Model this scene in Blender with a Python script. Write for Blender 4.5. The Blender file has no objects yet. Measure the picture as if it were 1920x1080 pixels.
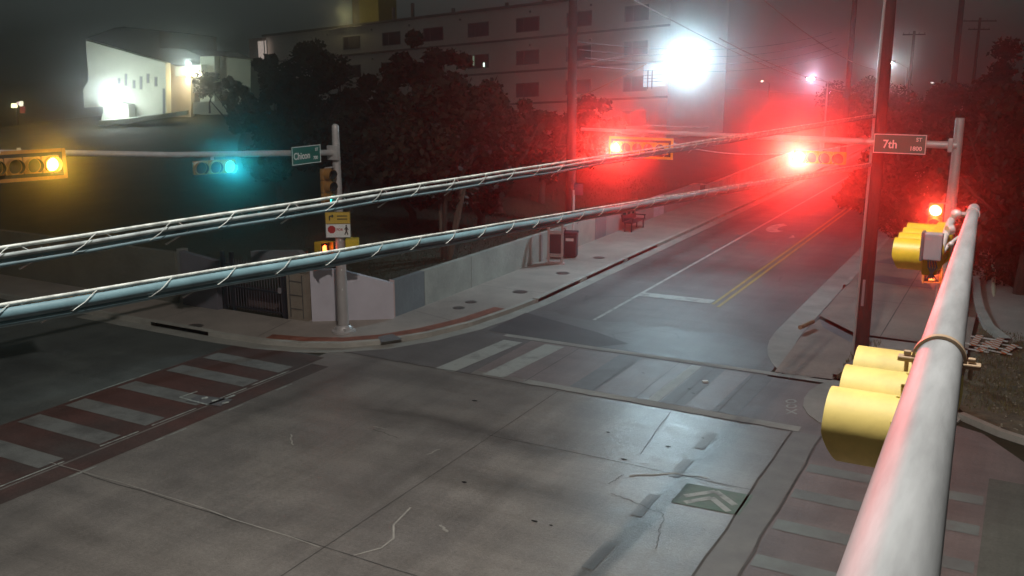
import bpy, bmesh, math, random
from mathutils import Vector, Matrix
R = math.radians
sc = bpy.context.scene
col = sc.collection
# ------------------------------------------------------------------ camera
F = 1778.0; H = 8.0; PITCH = R(13.1); YAW = R(28.6)
cd = bpy.data.cameras.new('camera'); cam = bpy.data.objects.new('camera', cd); col.objects.link(cam)
cam.location = (0, 0, H); cam.rotation_euler = (R(90) - PITCH, 0, YAW)
cd.sensor_width = 36; cd.lens = F / 1920 * 36; cd.clip_start = 0.05; cd.clip_end = 3000
sc.camera = cam
# ------------------------------------------------------------------ world (hazy night sky, lit from below by the city)
w = bpy.data.worlds.new('World'); sc.world = w; w.use_nodes = True
nt = w.node_tree; nt.nodes.clear()
wo = nt.nodes.new('ShaderNodeOutputWorld'); bg = nt.nodes.new('ShaderNodeBackground'); bg2 = nt.nodes.new('ShaderNodeBackground')
sky = nt.nodes.new('ShaderNodeTexSky'); sky.sky_type = 'NISHITA'; sky.sun_disc = False
sky.sun_elevation = R(-8); sky.sun_rotation = R(200)
ads = nt.nodes.new('ShaderNodeAddShader')
bg.inputs[1].default_value = 0.1
bg2.inputs[0].default_value = (0.80, 1.0, 0.93, 1); bg2.inputs[1].default_value = 0.040
nt.links.new(sky.outputs[0], bg.inputs[0]); nt.links.new(bg.outputs[0], ads.inputs[0]); nt.links.new(bg2.outputs[0], ads.inputs[1])
nt.links.new(ads.outputs[0], wo.inputs[0])
sc.view_settings.view_transform = 'Standard'; sc.view_settings.look = 'None'
sc.view_settings.exposure = 0; sc.view_settings.gamma = 1
sc.cycles.max_bounces = 5; sc.cycles.volume_bounces = 0; sc.cycles.sample_clamp_indirect = 3
sc.cycles.use_denoising = True
HAZE_DENSITY = 0.0038; HAZE_ANISO = 0.971
P_STREET = 5200      # cool street lamp in view
P_NEAR = 10000         # cool street lamp above the near mast arm
P_RED = 4000; P_RED2 = 10500; P_GREEN = 150; P_AMBER = 170
P_FLOOD = 3900

# ------------------------------------------------------------------ placing helpers
_fw = Vector((-math.sin(YAW) * math.cos(PITCH), math.cos(YAW) * math.cos(PITCH), -math.sin(PITCH)))
_rt = Vector((math.cos(YAW), math.sin(YAW), 0)); _up = _rt.cross(_fw)
FH = Vector((-math.sin(YAW), math.cos(YAW), 0))
def ray(x, y): return _fw + _rt * ((x - 960) / F) - _up * ((y - 540) / F)
def gp(x, y, z=0.0):
    r = ray(x, y); return Vector((0, 0, H)) + r * ((z - H) / r.z)
def dp(x, y, d): return Vector((0, 0, H)) + ray(x, y) * d
def vp(x, y, D):                      # point of the vertical plane D metres ahead
    r = ray(x, y); return Vector((0, 0, H)) + r * (D / r.dot(FH))
rng = random.Random(7)

# ------------------------------------------------------------------ materials
_m = {}
def mat(name, c, rough=0.7, var=0.0, scale=3.0, metal=0.0, bump=0.0, c2=None, coord='Object', detail=6, stretch=None, spec=0.5, bscale=None, lo=.35, hi=.65):
    if name in _m: return _m[name]
    m = bpy.data.materials.new(name); m.use_nodes = True; n = m.node_tree.nodes; l = m.node_tree.links
    b = n['Principled BSDF']; b.inputs['Roughness'].default_value = rough; b.inputs['Metallic'].default_value = metal
    b.inputs['Specular IOR Level'].default_value = spec
    b.inputs['Base Color'].default_value = (*c, 1)
    if var or c2 or bump:
        if coord == 'World':
            g = n.new('ShaderNodeNewGeometry'); vec = g.outputs['Position']
        else:
            g = n.new('ShaderNodeTexCoord'); vec = g.outputs['Object']
        if stretch:
            mp = n.new('ShaderNodeMapping'); mp.inputs['Scale'].default_value = stretch; l.new(vec, mp.inputs[0]); vec = mp.outputs[0]
        t = n.new('ShaderNodeTexNoise'); t.inputs['Scale'].default_value = scale; t.inputs['Detail'].default_value = detail
        t.inputs['Roughness'].default_value = .65
        l.new(vec, t.inputs['Vector'])
        if var or c2:
            r = n.new('ShaderNodeValToRGB'); l.new(t.outputs['Fac'], r.inputs[0])
            a = c2 if c2 else tuple(max(0, x * (1 - var)) for x in c); e = c if c2 else tuple(x * (1 + var) for x in c)
            r.color_ramp.elements[0].color = (*a, 1); r.color_ramp.elements[1].color = (*e, 1)
            r.color_ramp.elements[0].position = lo; r.color_ramp.elements[1].position = hi
            l.new(r.outputs[0], b.inputs['Base Color'])
        if bump:
            t2 = n.new('ShaderNodeTexNoise'); t2.inputs['Scale'].default_value = bscale or scale * 6; t2.inputs['Detail'].default_value = 4
            l.new(vec, t2.inputs['Vector'])
            bp = n.new('ShaderNodeBump'); bp.inputs['Strength'].default_value = bump; bp.inputs['Distance'].default_value = .05
            l.new(t2.outputs['Fac'], bp.inputs['Height']); l.new(bp.outputs[0], b.inputs['Normal'])
    _m[name] = m; return m
def emit(name, c, s):
    if name in _m: return _m[name]
    m = bpy.data.materials.new(name); m.use_nodes = True; b = m.node_tree.nodes['Principled BSDF']
    b.inputs['Base Color'].default_value = (*[min(1, x) * .5 for x in c], 1)
    b.inputs['Emission Color'].default_value = (*c, 1); b.inputs['Emission Strength'].default_value = s
    _m[name] = m; return m

def road_mat(name, base, dark, joint=None, rough=.5, crack=0.0, bands=(), streak=True, grain=.18):
    """weathered road surface: tonal drift, wheel tracks along the travel direction, cracks, darker bands"""
    m = bpy.data.materials.new(name); m.use_nodes = True; n = m.node_tree.nodes; l = m.node_tree.links
    b = n['Principled BSDF']
    g = n.new('ShaderNodeNewGeometry'); P = g.outputs['Position']
    def noise(scale, detail=6, sx=(1, 1, 1), rgh=.6):
        mp = n.new('ShaderNodeMapping'); mp.inputs['Scale'].default_value = sx; l.new(P, mp.inputs[0])
        t = n.new('ShaderNodeTexNoise'); t.inputs['Scale'].default_value = scale; t.inputs['Detail'].default_value = detail
        t.inputs['Roughness'].default_value = rgh
        l.new(mp.outputs[0], t.inputs['Vector']); return t.outputs['Fac']
    def ramp(fac, a, c, p0=.35, p1=.65):
        r = n.new('ShaderNodeValToRGB'); l.new(fac, r.inputs[0]); r.color_ramp.elements[0].color = (a, a, a, 1); r.color_ramp.elements[1].color = (c, c, c, 1)
        r.color_ramp.elements[0].position = p0; r.color_ramp.elements[1].position = p1; return r.outputs[0]
    def mul(a, c):
        x = n.new('ShaderNodeMath'); x.operation = 'MULTIPLY'; l.new(a, x.inputs[0])
        if isinstance(c, (int, float)): x.inputs[1].default_value = c
        else: l.new(c, x.inputs[1])
        return x.outputs[0]
    mix = n.new('ShaderNodeMix'); mix.data_type = 'RGBA'
    mix.inputs[6].default_value = (*dark, 1); mix.inputs[7].default_value = (*base, 1)
    l.new(ramp(noise(.22, 5), 0, 1, .38, .6), mix.inputs[0])
    f = ramp(noise(14, 5, rgh=.75), 1 - grain, 1 + grain, .3, .7)
    f = mul(f, ramp(noise(1.1, 8), .88, 1.08, .35, .62))
    if streak:
        f = mul(f, ramp(noise(1.6, 6, (1.0, .05, 1), .72), .88, 1.09))
        f = mul(f, ramp(noise(1.3, 6, (.06, 1.0, 1), .72), .88, 1.09))
    f = mul(f, ramp(noise(55, 3, rgh=.8), .86, 1.14, .3, .7))
    if crack:
        v = n.new('ShaderNodeTexVoronoi'); v.feature = 'DISTANCE_TO_EDGE'; v.inputs['Scale'].default_value = crack
        mp = n.new('ShaderNodeMixRGB'); mp.blend_type = 'ADD'; mp.inputs[0].default_value = .25
        t = n.new('ShaderNodeTexNoise'); t.inputs['Scale'].default_value = 1.2; t.inputs['Detail'].default_value = 5
        l.new(P, mp.inputs[1]); l.new(P, t.inputs['Vector']); l.new(t.outputs['Color'], mp.inputs[2]); l.new(mp.outputs[0], v.inputs['Vector'])
        c1 = ramp(v.outputs['Distance'], 0.0, 1.0, 0.0, .012)
        gate = ramp(noise(.35, 2), 0, 1, .36, .42)         # cracks only in some areas
        mx = n.new('ShaderNodeMath'); mx.operation = 'MAXIMUM'; l.new(c1, mx.inputs[0]); l.new(gate, mx.inputs[1])
        f = mul(f, ramp(mx.outputs[0], .55, 1, 0, 1))
    # darker bands at a fixed place on the ground: (axis, centre, half width, strength, from, to, slope)
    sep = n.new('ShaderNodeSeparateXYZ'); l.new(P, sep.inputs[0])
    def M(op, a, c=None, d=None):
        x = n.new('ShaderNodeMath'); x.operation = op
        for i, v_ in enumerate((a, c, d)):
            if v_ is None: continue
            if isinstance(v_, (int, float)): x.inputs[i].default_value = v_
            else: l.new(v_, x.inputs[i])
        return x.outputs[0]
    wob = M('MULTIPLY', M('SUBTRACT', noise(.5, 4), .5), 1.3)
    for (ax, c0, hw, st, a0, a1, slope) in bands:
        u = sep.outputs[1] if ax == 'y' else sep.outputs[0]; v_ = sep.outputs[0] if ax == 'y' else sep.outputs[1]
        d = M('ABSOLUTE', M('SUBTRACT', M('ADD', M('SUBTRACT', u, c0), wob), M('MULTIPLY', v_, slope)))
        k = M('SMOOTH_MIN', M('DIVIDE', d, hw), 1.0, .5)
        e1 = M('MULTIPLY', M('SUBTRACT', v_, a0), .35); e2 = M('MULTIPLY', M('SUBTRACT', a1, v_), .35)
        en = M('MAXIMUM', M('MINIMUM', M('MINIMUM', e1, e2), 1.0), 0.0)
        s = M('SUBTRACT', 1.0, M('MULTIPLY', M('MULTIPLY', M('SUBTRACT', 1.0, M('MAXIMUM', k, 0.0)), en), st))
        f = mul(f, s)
    vm = n.new('ShaderNodeVectorMath'); vm.operation = 'SCALE'; l.new(mix.outputs[2], vm.inputs[0]); l.new(f, vm.inputs['Scale'])
    l.new(vm.outputs[0], b.inputs['Base Color'])
    l.new(ramp(noise(2.2, 6), rough - .02, rough + .06), b.inputs['Roughness'])
    bp = n.new('ShaderNodeBump'); bp.inputs['Strength'].default_value = .35; bp.inputs['Distance'].default_value = .02
    l.new(noise(26, 4), bp.inputs['Height']); l.new(bp.outputs[0], b.inputs['Normal'])
    return m

GRAIN = {}
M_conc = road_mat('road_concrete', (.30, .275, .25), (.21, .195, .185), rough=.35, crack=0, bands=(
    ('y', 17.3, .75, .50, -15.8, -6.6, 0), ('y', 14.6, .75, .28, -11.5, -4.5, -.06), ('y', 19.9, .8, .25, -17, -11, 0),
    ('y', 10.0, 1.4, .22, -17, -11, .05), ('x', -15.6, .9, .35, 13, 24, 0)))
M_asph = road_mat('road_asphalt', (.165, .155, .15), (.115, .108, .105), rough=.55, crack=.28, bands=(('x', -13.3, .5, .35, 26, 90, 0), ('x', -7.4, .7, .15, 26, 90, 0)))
M_asph_old = road_mat('road_asphalt_worn', (.17, .17, .165), (.10, .10, .105), rough=.5, crack=.5)
M_asph_side = road_mat('side_road_asphalt', (.14, .155, .148), (.075, .083, .083), rough=.6, crack=.3)
M_walk = road_mat('walk_concrete', (.42, .36, .32), (.33, .28, .25), rough=.75, streak=False, grain=.1)
M_walk_r = road_mat('walk_concrete_warm', (.36, .28, .235), (.26, .21, .18), rough=.75, streak=False, grain=.14)
M_kerb = mat('kerb_concrete', (.42, .40, .36), .75, .16, 1.3, coord='World', bump=.3)
M_gutter = mat('gutter_concrete', (.34, .33, .30), .7, .18, .9, coord='World', bump=.2)
M_redpave = road_mat('red_brick_paving', (.135, .062, .053), (.095, .078, .073), rough=.6, grain=.25)
M_pinkpave = road_mat('faded_pink_paving', (.26, .205, .195), (.19, .155, .15), rough=.5, grain=.12)
M_redband = mat('red_tactile_paving', (.27, .095, .06), .7, .3, 2.0, coord='World', bump=.3)
M_white = mat('worn_white_paint', (.46, .47, .44), .6, c2=(.22, .22, .21), scale=2.2, coord='World', detail=10, lo=.36, hi=.5)
M_whitebar = mat('worn_crossing_bar', (.24, .245, .235), .6, c2=(.15, .15, .145), scale=1.4, coord='World', detail=10, lo=.35, hi=.55)
M_graybar = mat('dull_patch_paint', (.20, .205, .215), .6, c2=(.15, .15, .155), scale=1.7, coord='World', detail=8)
M_greenbar = mat('pale_green_bar', (.24, .265, .25), .55, c2=(.18, .18, .175), scale=1.2, coord='World', detail=9)
M_yellow = mat('road_yellow_paint', (.50, .36, .07), .6, c2=(.30, .24, .09), scale=2.2, coord='World', detail=9)
M_greenpaint = mat('green_bike_paint', (.12, .20, .14), .6, c2=(.20, .22, .19), scale=2.4, coord='World', detail=9)
M_dark = mat('dark_gap', (.02, .018, .018), .9)
M_joint = mat('joint_filler', (.11, .105, .10), .9, .3, 2, coord='World')
M_seal = mat('pale_crack_sealant', (.46, .44, .40), .7, .2, 3, coord='World')
M_dirt = mat('dry_dirt_and_gravel', (.20, .165, .105), .95, c2=(.075, .066, .045), scale=2.4, coord='World', detail=12, bump=.9, bscale=9)
M_grass = mat('night_grass', (.048, .048, .026), .95, c2=(.022, .024, .013), scale=.5, coord='World', detail=10, bump=.6, bscale=8)
M_wall = mat('retaining_wall_concrete', (.47, .475, .43), .85, c2=(.34, .34, .315), scale=.9, detail=8, bump=.3)
M_wallblue = mat('blue_grey_wall_paint', (.20, .225, .24), .8, .12, 1.1, bump=.2)
M_wallpale = mat('pale_lilac_wall_paint', (.62, .58, .64), .75, .08, .8, bump=.15)
M_wallpatch = mat('pinkish_wall_patch', (.36, .33, .33), .8, .1, 1.0, bump=.2)
M_block = mat('beige_block', (.30, .25, .20), .85, .15, 1.4, bump=.3)
M_iron = mat('black_iron', (.035, .037, .048), .5, metal=.2, bump=.1, scale=4)
M_galv = mat('galvanised_pole', (.52, .49, .48), .45, .10, 2.2, metal=.25, bump=.05)
M_arm = mat('dull_galvanised_arm', (.31, .33, .34), .58, .24, 2.2, metal=.15, bump=.02, stretch=(3, .35, 3), bscale=40)
M_yel = mat('signal_yellow', (.72, .50, .035), .45, .10, 7.0, bump=.06)
M_yel2 = mat('signal_yellow_faded', (.64, .51, .15), .6, .20, 2.6, bump=.03, bscale=12)
M_yeld = mat('signal_yellow_red_lit', (.36, .17, .045), .5, .14, 7.0, bump=.06)  # yellow housings; red signal light painted into the colour as dim orange
M_blk = mat('signal_black', (.015, .015, .016), .6, bump=.05, scale=4)
M_vis_in = mat('visor_inside_black', (.02, .02, .02), .8)
M_lensoff = mat('unlit_lens', (.03, .025, .02), .35)
M_wood = mat('weathered_pole_wood', (.045, .034, .032), .9, .3, 1.5, stretch=(6, 6, .6), bump=.5)
M_cable = mat('teal_lit_black_cable', (.13, .235, .27), .5, .2, 3)  # dark jacket with teal spill of the green signal painted in
M_strand = mat('steel_strand', (.50, .55, .52), .65, .4, 9, metal=.1)
M_brass = mat('tan_clamp_band', (.42, .31, .20), .55, .2, 4, metal=.2)
M_gbox = mat('grey_terminal_box', (.30, .27, .29), .6, .08, 4)
M_stucco = mat('church_stucco', (.62, .62, .50), .85, .06, .6, bump=.3)
M_stucco2 = mat('beige_stucco', (.36, .35, .27), .85, .06, .6, bump=.3)
M_roofdk = mat('dark_metal_roof', (.05, .055, .06), .6, .15, .5)
M_apt = mat('apartment_render', (.64, .60, .56), .9, .07, .25, bump=.15)
M_aptline = mat('apartment_band', (.20, .18, .17), .9, .1, .5)
M_frame = mat('window_frame_grey', (.18, .18, .19), .6)
M_pane = mat('dark_window_glass', (.045, .05, .065), .18, .3, .6)
M_curt = mat('window_curtain', (.12, .11, .13), .9, .3, 2)
M_bark = mat('tree_bark', (.07, .056, .045), .95, .3, 3, stretch=(4, 4, .5), bump=.6)
M_sgreen = mat('street_sign_green', (.012, .13, .10), .4, .06, 3)
M_swhite = mat('sign_white', (.78, .78, .76), .5, .04, 3)
M_syel = mat('sign_yellow_green', (.62, .40, .06), .5, .05, 3)
M_sred = mat('sign_red', (.45, .03, .03), .5)
M_sblk = mat('sign_black', (.02, .02, .02), .5)
M_plastic = mat('dark_bin_plastic', (.035, .038, .05), .5, .2, 3)
M_pinkmet = mat('bus_stop_frame_metal', (.52, .40, .38), .5, .12, 3)
M_sidingy = mat('yellow_brick_stack', (.40, .34, .09), .9, .1, .8)

def leafmat(name, a, b):
    if name in _m: return _m[name]
    m = bpy.data.materials.new(name); m.use_nodes = True; n = m.node_tree.nodes; l = m.node_tree.links
    p = n['Principled BSDF']; p.inputs['Roughness'].default_value = .7; p.inputs['Specular IOR Level'].default_value = .25
    g = n.new('ShaderNodeTexCoord'); t = n.new('ShaderNodeTexNoise'); t.inputs['Scale'].default_value = 1.1; t.inputs['Detail'].default_value = 6
    l.new(g.outputs['Object'], t.inputs['Vector'])
    r = n.new('ShaderNodeValToRGB'); l.new(t.outputs['Fac'], r.inputs[0])
    r.color_ramp.elements[0].color = (*a, 1); r.color_ramp.elements[1].color = (*b, 1)
    r.color_ramp.elements[0].position = .35; r.color_ramp.elements[1].position = .65
    l.new(r.outputs[0], p.inputs['Base Color']); _m[name] = m; return m
M_leafd = leafmat('dark_leaf', (.012, .016, .009), (.028, .033, .018))
M_leafo = leafmat('olive_leaf', (.014, .015, .008), (.032, .031, .017))

# ------------------------------------------------------------------ mesh helpers
def bm_new(): return bmesh.new()
def box(bm, c, s, rz=0, M=None, bev=0):
    r = bmesh.ops.create_cube(bm, size=1.0)
    vs = r['verts']
    T = Matrix.Translation(c) @ Matrix.Rotation(rz, 4, 'Z') @ Matrix.Diagonal((*s, 1))
    if M is not None: T = M @ T
    bmesh.ops.transform(bm, matrix=T, verts=vs)
    if bev:
        es = list({e for v in vs for e in v.link_edges})
        bmesh.ops.bevel(bm, geom=es, offset=bev, segments=2, affect='EDGES', profile=.6)
    return vs
def tube(bm, pts, rad, seg=10, cap=True):
    pts = [Vector(p) for p in pts]; n = len(pts)
    rads = rad if isinstance(rad, (list, tuple)) else [rad] * n
    rings = []; prev = None
    for i, p in enumerate(pts):
        d = (pts[min(i + 1, n - 1)] - pts[max(i - 1, 0)]).normalized()
        if prev is None:
            a = Vector((0, 0, 1)) if abs(d.z) < .9 else Vector((1, 0, 0))
            u = d.cross(a).normalized()
        else:
            u = (prev - d * prev.dot(d)).normalized()
        prev = u; v = d.cross(u)
        rings.append([bm.verts.new(p + (u * math.cos(2 * math.pi * k / seg) + v * math.sin(2 * math.pi * k / seg)) * rads[i]) for k in range(seg)])
    for i in range(n - 1):
        for k in range(seg):
            bm.faces.new((rings[i][k], rings[i + 1][k], rings[i + 1][(k + 1) % seg], rings[i][(k + 1) % seg]))
    if cap:
        bm.faces.new(rings[0][::-1]); bm.faces.new(rings[-1])
def prism(bm, poly, z0, z1):
    a = [bm.verts.new((p[0], p[1], z0)) for p in poly]; b = [bm.verts.new((p[0], p[1], z1)) for p in poly]
    n = len(poly)
    bm.faces.new(a[::-1]); bm.faces.new(b)
    for i in range(n): bm.faces.new((a[i], a[(i + 1) % n], b[(i + 1) % n], b[i]))
def sheet(bm, poly, z):
    f = bm.faces.new([bm.verts.new((p[0], p[1], z)) for p in poly])
    f.normal_update()
    if f.normal.z < 0: f.normal_flip()
def rect(x0, y0, x1, y1): return [(x0, y0), (x1, y0), (x1, y1), (x0, y1)]
def extr(bm, pts, vec):               # planar outline pushed along vec
    pts = [Vector(p) for p in pts]; a = [bm.verts.new(p) for p in pts]; b = [bm.verts.new(p + vec) for p in pts]; n = len(pts)
    bm.faces.new(a); bm.faces.new(b[::-1])
    for i in range(n): bm.faces.new((a[i], b[i], b[(i + 1) % n], a[(i + 1) % n]))
def lathe(bm, prof, seg=24, M=None, a0=0, a1=2 * math.pi):    # profile of (radius, height) round local Z
    full = abs(a1 - a0 - 2 * math.pi) < 1e-6; k = seg if full else seg + 1
    rings = []
    for r, z in prof:
        rings.append([bm.verts.new((M or Matrix()) @ Vector((r * math.cos(a0 + (a1 - a0) * i / seg), r * math.sin(a0 + (a1 - a0) * i / seg), z))) for i in range(k)])
    for i in range(len(prof) - 1):
        for j in range(seg):
            j2 = (j + 1) % k
            bm.faces.new((rings[i][j], rings[i][j2], rings[i + 1][j2], rings[i + 1][j]))
    return rings
def ball(bm, c, r, sub=2, s=(1, 1, 1)):
    q = bmesh.ops.create_icosphere(bm, subdivisions=sub, radius=r)
    bmesh.ops.transform(bm, matrix=Matrix.Translation(c) @ Matrix.Diagonal((*s, 1)), verts=q['verts'])

def worldm(o):
    m = Matrix.Translation(o.location) @ o.rotation_euler.to_matrix().to_4x4()
    return (worldm(o.parent) @ m) if o.parent else m
def obj(name, bm, m, parent=None, world=False, smooth=False, kind=None):
    """one mesh object; with world=True the bmesh is in world coordinates"""
    if world and parent is not None: bmesh.ops.transform(bm, matrix=worldm(parent).inverted(), verts=bm.verts)
    bmesh.ops.recalc_face_normals(bm, faces=bm.faces)
    me = bpy.data.meshes.new(name); bm.to_mesh(me); bm.free()
    for mm in (m if isinstance(m, (list, tuple)) else [m]): me.materials.append(mm)
    if smooth:
        me.shade_smooth()
        try: me.set_sharp_from_angle(angle=R(40))
        except Exception: pass
    o = bpy.data.objects.new(name, me); col.objects.link(o)
    if parent is not None: o.parent = parent
    if kind: o['kind'] = kind
    return o
def flat(name, polys, z, m, label=None):         # setting sheets, kind = structure
    bm = bm_new()
    for p in polys: sheet(bm, p, z)
    me = bpy.data.meshes.new(name); bm.to_mesh(me); bm.free(); me.materials.append(m)
    o = bpy.data.objects.new(name, me); col.objects.link(o); o['kind'] = 'structure'; return o
def struct(name, bm, m, smooth=False): return obj(name, bm, m, smooth=smooth, kind='structure')
def tag(o, label, cat, group=None):
    o['label'] = label; o['category'] = cat
    if group: o['group'] = group
    return o
def thing(name, label, cat, loc=(0, 0, 0), rz=0, group=None):
    o = bpy.data.objects.new(name, None); o.empty_display_size = .2; col.objects.link(o)
    o.location = loc; o.rotation_euler = (0, 0, rz); return tag(o, label, cat, group)
def dup(root, loc, rz, label, group=None):
    r = root.copy(); col.objects.link(r); r.location = loc; r.rotation_euler = (0, 0, rz); r['label'] = label
    if group: r['group'] = group
    for ch in list(root.children):
        c = ch.copy(); col.objects.link(c); c.parent = r
        for g in ch.children:
            d = g.copy(); col.objects.link(d); d.parent = c
    return r
def text_obj(name, s, size, Mw, m, parent, extrude=.003, bold=False, sx=1.0):
    cu = bpy.data.curves.new(name, 'FONT'); cu.body = s; cu.size = size; cu.extrude = extrude; cu.align_x = 'CENTER'; cu.align_y = 'CENTER'
    if bold: cu.offset = size * .02
    t = bpy.data.objects.new(name, cu); col.objects.link(t)
    bpy.context.view_layer.update()
    me = bpy.data.meshes.new_from_object(t.evaluated_get(bpy.context.evaluated_depsgraph_get()))
    bpy.data.objects.remove(t)
    me.transform(worldm(parent).inverted() @ Mw @ Matrix.Diagonal((sx, 1, 1, 1)))
    me.materials.clear(); me.materials.append(m)
    o = bpy.data.objects.new(name, me); col.objects.link(o); o.parent = parent; return o
def lamp(name, kind, loc, power, color, rad, parent=None, aim=None, cone=None, blend=.5):
    ld = bpy.data.lights.new(name, kind); ld.energy = power; ld.color = color; ld.shadow_soft_size = rad
    if kind == 'SPOT': ld.spot_size = cone; ld.spot_blend = blend
    o = bpy.data.objects.new(name, ld); col.objects.link(o)
    loc = Vector(loc)
    q = Matrix.Translation(loc)
    if aim is not None: q = q @ (Vector(aim) - loc).to_track_quat('-Z', 'Y').to_matrix().to_4x4()
    if parent is not None:
        o.parent = parent; q = worldm(parent).inverted() @ q
    o.matrix_local = q
    return o

# ================================================================== GROUND, ROADS
flat('ground', [rect(-600, -80, 200, 620)], -.03, M_grass)
# far street going away, its surface and the junction
flat('far_road', [rect(-14.9, 24.3, -5.55, 260)], 0.0, M_asph)
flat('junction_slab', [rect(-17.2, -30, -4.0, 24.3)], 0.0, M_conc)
flat('side_road', [rect(-160, 5.0, -17.2, 20.1)], 0.0, M_asph_side)
flat('side_road_right', [[(-4.0, -30), (20, -30), (20, 20.0), (.9, 20.7), (-.3, 22.6), (-4.0, 24.3)]], 0.0, M_pinkpave)
# worn patch of asphalt between the crossing and the stop line
def rough_poly(x0, y0, x1, y1, n=14, amp=.25):
    p = []
    for i in range(n): p.append((x0 + (x1 - x0) * i / n, y0 + rng.uniform(-.02, .02)))
    for i in range(n): p.append((x1, y0 + (y1 - y0) * i / n))
    for i in range(n): p.append((x1 + (x0 - x1) * i / n, y1 + rng.uniform(-amp, amp)))
    for i in range(n): p.append((x0, y1 + (y0 - y1) * i / n))
    return p
flat('worn_asphalt', [rough_poly(-14.2, 24.62, -6.0, 27.6, amp=.35)], .004, M_asph_old)
flat('dark_asphalt_patch', [[(-14.3, 24.65), (-10.6, 24.65), (-9.9, 25.4), (-11.2, 26.1), (-12.6, 26.6), (-14.3, 27.2)]], .008, road_mat('dark_asphalt', (.09, .088, .09), (.06, .06, .062), rough=.6, streak=False))
# concrete ribbons framing the crossing
flat('concrete_ribbon', [[(-13.6, 24.35), (-4.0, 24.5), (-4.0, 24.78), (-13.6, 24.62)], rect(-11.0, 20.72, -3.95, 21.05)], .005, M_gutter)
flat('concrete_ribbon', [rect(-4.05, 3, -3.45, 20.7)], .0055, mat('dull_ribbon_concrete', (.25, .24, .225), .6, c2=(.19, .18, .175), scale=1.5, coord='World', detail=9))
bm = bm_new()
def line(bm, pts, w, z):
    for a, b in zip(pts[:-1], pts[1:]):
        a = Vector(a[:2]); b = Vector(b[:2]); d = (b - a).normalized(); n = Vector((-d.y, d.x)) * w / 2
        sheet(bm, [a - n, b - n, b + n, a + n], z)
def wobble(a, b, n, amp):
    a = Vector(a[:2]); b = Vector(b[:2]); d = (b - a); nn = Vector((-d.y, d.x)).normalized()
    return [a + d * i / n + nn * (rng.uniform(-amp, amp) if 0 < i < n else 0) for i in range(n + 1)]
line(bm, wobble((-13.6, 24.34), (-3.9, 24.49), 20, .02), .03, .009)
line(bm, wobble((-16.8, 20.70), (-3.9, 20.70), 40, .03), .04, .009)
line(bm, wobble((-4.07, 3), (-4.07, 20.7), 30, .03), .045, .009)
line(bm, wobble((-3.43, 3), (-3.43, 20.7), 30, .03), .045, .009)
line(bm, wobble((-9.9, 20.6), (-9.9, 3), 2, .0), .014, .009)
line(bm, wobble((-6.9, 20.6), (-6.6, 17.8), 6, .03), .014, .009)
line(bm, wobble((-17, 11.5), (-4.1, 11.4), 20, .02), .018, .009)
line(bm, wobble((-10, 17.2), (-4.1, 17.2), 12, .02), .018, .009)
line(bm, wobble((-11, 20.9), (-11, 24.3), 3, .0), .02, .009)
for x in (-9.15, -8.0, -7.0, -5.9): line(bm, wobble((x, 21.05), (x + .02, 24.4), 3, .01), .014, .009)
for (a, b) in (((700, 805), (745, 822)), ((1145, 925), (1245, 965)), ((1245, 965), (1228, 1030)), ((1250, 650), (1290, 668)), ((1000, 610), (1090, 628)), ((1170, 890), (1140, 908))):
    line(bm, wobble(gp(*a), gp(*b), 16, .03), .013, .009)
struct('pavement_joint', bm, M_joint)
bm = bm_new()
line(bm, [gp(770, 952), gp(738, 985), gp(738, 1010), gp(715, 1028), gp(663, 1042)], .035, .009)
for (a, b, w_) in (((93, 867), (290, 925), .018), ((290, 925), (600, 1027), .022), ((545, 815), (550, 835), .03), ((800, 853), (825, 843), .03), ((826, 985), (838, 998), .05), ((700, 800), (728, 806), .02), ((1180, 893), (1265, 888), .05), ((1265, 888), (1330, 896), .04)):
    line(bm, wobble(gp(*a), gp(*b), 6, .03), w_, .010)
struct('crack_sealant', bm, M_seal)

# lane lines on the far street
def dash(x0, x1, ys): return [rect(x0, a, x1, b) for a, b in ys]
flat('white_lane_line', dash(-11.97, -11.85, [(27.4 + i * 4.0, 27.4 + i * 4.0 + 3.97) for i in range(30)]), .009, M_white)
flat('yellow_centre_line', dash(-9.20, -9.09, [(31.3, 150)]) + dash(-8.93, -8.82, [(31.0, 150)]), .009, M_yellow)
flat('stop_line', [[(-11.9, 31.25), (-9.25, 31.35), (-9.25, 31.95), (-11.85, 31.85)]], .009, M_white)
# curved arrow marking in the lane and its tail
arc = []; c0 = Vector((-10.95, 48.6))
for i in range(13):
    a = R(100 + i * 200 / 12); arc.append(c0 + Vector((.55 * math.cos(a), 1.5 * math.sin(a))))
arc2 = []
for i in range(13):
    a = R(300 - i * 200 / 12); arc2.append(c0 + Vector((.28 + .30 * math.cos(a), .85 * math.sin(a))))
tr = [gp(1478, 447), gp(1491, 446), gp(1487, 441)]
flat('lane_arrow', [arc + arc2, [(p.x, p.y) for p in tr]], .009, M_white)
bm = bm_new(); line(bm, [gp(1415, 494), gp(1435, 482)], .1, .009); line(bm, [gp(1450, 478), gp(1480, 455)], .05, .009)
line(bm, [gp(1425, 500), gp(1455, 482)], .12, .009)
struct('worn_paint_trace', bm, M_graybar)

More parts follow.
